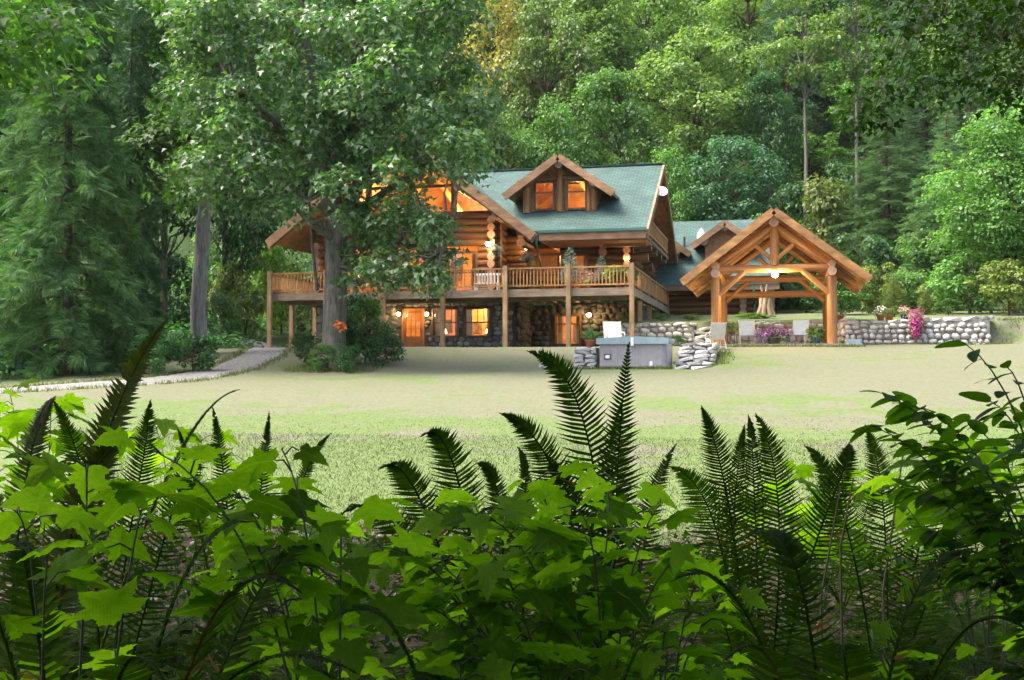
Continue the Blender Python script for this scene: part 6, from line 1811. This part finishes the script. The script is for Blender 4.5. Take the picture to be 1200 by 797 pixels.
# ------------------------------------------------------------------ small-leaved shrub on the right
HUCK = leafmat('huckleberry_leaf', (0.045, 0.100, 0.010), (0.068, 0.135, 0.014), (0.095, 0.170, 0.020), (.18, .22, .03), tfac=.55, rough=.55, spec=.15, vein=False, objvar=.35)
def oval_leaf(seed):
    R = random.Random(seed); n = 12
    V = [(0, .0, 0), (0, .5, .0)]
    for k in range(n):
        a = 2 * math.pi * k / n; y = .5 - .5 * math.cos(a); x = .25 * math.sin(a) * (1.12 - .55 * y)
        V.append((x, y, .22 * abs(x) - .18 * y * y + R.uniform(-.01, .01)))
    Fs = [(1, 2 + k, 2 + (k + 1) % n) for k in range(n)]
    me = MB().add(V, Fs).mesh('leaf', True); me.materials.append(HUCK); return me
OLEAF = [oval_leaf(i) for i in range(4)]
def twiggy(label, px, dist, twigs, size=.055, group='small-leaved shrubs in the foreground'):
    g = gp(px, dist)
    o = root('huckleberry_shrub', label, 'shrub', g, group)
    hub = g + np.array([0, 0, .55])
    part('stem', MB().tube([g - [0, 0, .05], g + [.03, 0, .3], hub], [.016, .013, .011], 6).mesh('stem', True), CANE, o)
    for (a, b_, c, d, e, f, n) in twigs:
        P1, P2 = pt(a, b_, c), pt(d, e, f); t = np.linspace(0, 1, 14); P = bez(hub, P1, P2, t)
        n = int(n * 1.7)
        m = MB(); m.tube(P.tolist(), [.0042 * (1 - .75 * q) for q in t], 5, False); part('branch', m.mesh('branch', True), CANE, o)
        for k in range(n):
            tk = .35 + .65 * (k + .7) / n
            q = bez(hub, P1, P2, np.array([min(1, tk)]))[0]; tan = unit(bez(hub, P1, P2, np.array([min(1, tk) - .04]))[0] * -1 + q)
            sd = np.cross(tan, [0, 0, 1.0]); sg = -1 if k % 2 else 1
            tip = sd * sg * .8 + tan * .6 + np.array([0, 0, rnd.uniform(-.75, .1)])
            nrm = np.array([0, 0, 1.0]) + FWD * rnd.uniform(-.1, .9) + RIGHT * rnd.uniform(-.5, .5)
            part('leaf', rnd.choice(OLEAF), None, o, leaf_matrix(q, nrm, tip, size * rnd.uniform(.7, 1.15)))
    return o
twiggy('small-leaved shrub reaching in from the right with oval leaves', 1290, 2.35, [
    (1190, 560, 2.3, 1020, 498, 2.2, 22), (1200, 520, 2.3, 1035, 462, 2.25, 22), (1240, 470, 2.3, 1130, 402, 2.3, 9), (1200, 480, 2.3, 1060, 475, 2.35, 20), (1220, 600, 2.3, 1090, 545, 2.2, 20), (1230, 560, 2.2, 1110, 520, 2.1, 20),
    (1230, 640, 2.3, 1080, 620, 2.3, 20), (1240, 500, 2.3, 1160, 470, 2.4, 12), (1230, 700, 2.3, 1120, 660, 2.3, 16), (1240, 520, 2.2, 1180, 520, 2.1, 12), (1220, 450, 2.3, 1180, 430, 2.3, 6), (1210, 540, 2.3, 1060, 520, 2.3, 20), (1220, 580, 2.25, 1050, 570, 2.3, 20), (1240, 620, 2.2, 1140, 590, 2.2, 16), (1230, 540, 2.4, 1130, 490, 2.45, 16), (1250, 660, 2.2, 1150, 640, 2.15, 14)], .066)
twiggy('thin small-leaved shrub under the arching cane at right', 1150, 3.3, [(1120, 640, 3.3, 1040, 570, 3.3, 18), (1130, 640, 3.3, 1100, 560, 3.2, 18), (1150, 660, 3.2, 1010, 640, 3.2, 16), (1160, 640, 3.2, 1170, 590, 3.2, 14)], .055)
# bare canes standing among the ferns
for k, (a, b_, d) in enumerate((((985, 640), (1000, 560), 4.2), ((962, 700), (985, 570), 4.0), ((1035, 690), (1060, 520), 4.4))):
    g = gp(a[0], d)
    single('bare_cane', MB().tube([g, pt(a[0], a[1], d), pt(b_[0], b_[1], d)], [.006, .005, .003], 5, False).mesh('bare_cane'), plain('dry_cane', (.09, .075, .035), .7), ('thin dry cane left of the right-hand fern', 'thin dry cane rising through the right ferns', 'thin dry cane near the small-leaved shrub')[k], 'cane', group='dry canes among the ferns')

# ------------------------------------------------------------------ trees over the photographer, branches reach into the upper corners
rng = np.random.default_rng(9)
def canopy(label, base, top, blobs_px, shade_clumps, leaf, mat, nleaf=130, r0=.45, knot=None):
    g = np.array([base[0], base[1], ground_h(*base)])
    o = root('overhanging_tree', label, 'tree', g, 'trees over the viewpoint')
    b = MB(); tp = wiggle(g - [0, 0, .3], np.array([base[0] + top[0], base[1] + top[1], top[2]]), 6, .03)
    b.tube(tp, [.24 - .025 * i for i in range(7)], 9)
    allb = []
    hub = np.array(tp[4])
    for px, py, d, r in blobs_px:
        c = pt(px, py, d); allb.append((c, r, int(nleaf * (r / r0) ** 2)))
    groups = allb[:]
    if groups:
        ctr = np.mean([q[0] for q in groups], 0) if knot is None else pt(*knot); mid = (hub + ctr) / 2 + np.array([0, 0, .9])
        b.tube([hub, mid, ctr + [0, 0, .35]], [.07, .045, .02], 6, False)
        for c, r, n in groups: b.tube(wiggle((ctr + [0, 0, .35]) * (1 - q_) + mid * q_ if (q_ := rng.random()) < 2 else mid, c, 5, .1, .06), [.012, .010, .008, .006, .004, .003], 4, False)
    for c, r in shade_clumps:
        b.tube(wiggle(tp[5], c, 4, .06, .05), [.08, .06, .045, .03, .015], 5, False); allb.append((np.array(c, float), r, int(400 * r * r)))
    part('trunk', b.mesh('trunk', True), BARK, o)
    V, Fc = merge([blob_leaves(c, r, n, leaf * (1 if r < .9 else 1.8), MAPLE_V, MAPLE_F, flat=.6, upw=.9) for c, r, n in allb])
    part('crown', np_mesh('crown', V, Fc), mat, o)
LF_SHADE = leafmat('hemlock_leaf_shaded', (0.014, 0.036, 0.009), (0.022, 0.052, 0.012), (0.034, 0.072, 0.016), (.13, .17, .04), tfac=.3, spec=.12)  # shade on the overhanging branch painted into a darker leaf colour
R3 = random.Random(8)
def over(n, x0, x1, y0, y1, z0=7.0, z1=10.5):  # out-of-view leaf clumps, added to shade the foreground
    out = []
    for _ in range(n):
        y = R3.uniform(y0, y1); z = max(R3.uniform(z0, z1), 1.6 + .36 * max(0, y) + 1.9); out.append(((R3.uniform(x0, x1), y, z), R3.uniform(1.1, 1.7)))
    return out
canopy('lime-leaved maple branch hanging into the upper left corner', (-10.5, 7.5), (.4, -.2, 11), [(R3.uniform(-20, 75), R3.uniform(-20, 95), 10 + R3.uniform(-1, 1), R3.uniform(.25, .45)) for _ in range(15)] + [(95, 40, 10, .25), (85, 95, 10, .22), (65, 120, 10, .2)], over(22, -11, -3, -8, 4) + over(10, -5, 0, 0, 3.2, 4.6, 6.2) + over(5, -9, -2, 4.5, 7.5, 5, 8.5), .085, LF_MID, 110, knot=(40, -120, 10))
canopy('dark fine-leaved branch hanging into the upper right corner', (5.6, 6.5), (-.3, -.3, 11), [(R3.uniform(1030, 1215), R3.uniform(-15, 110) , 8.5 + R3.uniform(-1, 1), R3.uniform(.25, .42)) for _ in range(26)] + [(R3.uniform(985, 1090), R3.uniform(105, 150), 8.5, .22) for _ in range(6)], over(18, -1, 7, -8, 3.5) + over(9, -2.5, 3, 0, 3.0, 4.6, 6.2) + over(4, -3, 4, 4.5, 7.5, 5, 8.5), .055, LF_SHADE, 190, knot=(1130, -130, 8.5))
canopy('unseen tree standing behind the viewpoint', (-1.5, -4.5), (.2, .2, 11), [], over(24, -7, 5, -9, 1.5, 6.5), .12, LF_DARK)

# unseen wood around the viewpoint, added to block side light
for px_, (x, y), h_, lab in ((0, (8.5, 0.5), 18, 'unseen tree beside the viewpoint on the right'), (0, (-7.5, -9.0), 18, 'unseen tree behind the viewpoint on the left'), (0, (5.0, -10.0), 17, 'unseen tree behind the viewpoint on the right')):
    g = np.array([x, y, ground_h(x, y)])
    o = root('maple_tree', lab, 'tree', g, 'trees over the viewpoint', scale=(.95, .95, h_ / 16))
    part('trunk', TPL['near'][0][0], None, o, local=True); c = part('crown', TPL['near'][0][1], None, o, local=True); use_mat(c, LF_DARK)

# ------------------------------------------------------------------ evening haze in the valley
HZ = 0.0001
m, nt = new_mat('valley_haze')
pv = nd(nt, 'VolumePrincipled', {'Color': rgb((0.93, 0.95, 0.90)), 'Density': HZ, 'Anisotropy': 0.2})
on = nt.nodes.new('ShaderNodeOutputMaterial'); nt.links.new(pv.outputs[0], on.inputs['Volume'])
if HZ > 0:
    single('haze', MB().box(-160, 100, -40, 215, -2.5, 92).mesh('haze'), m, 'thin pale evening haze over the valley', 'haze', kind='stuff')
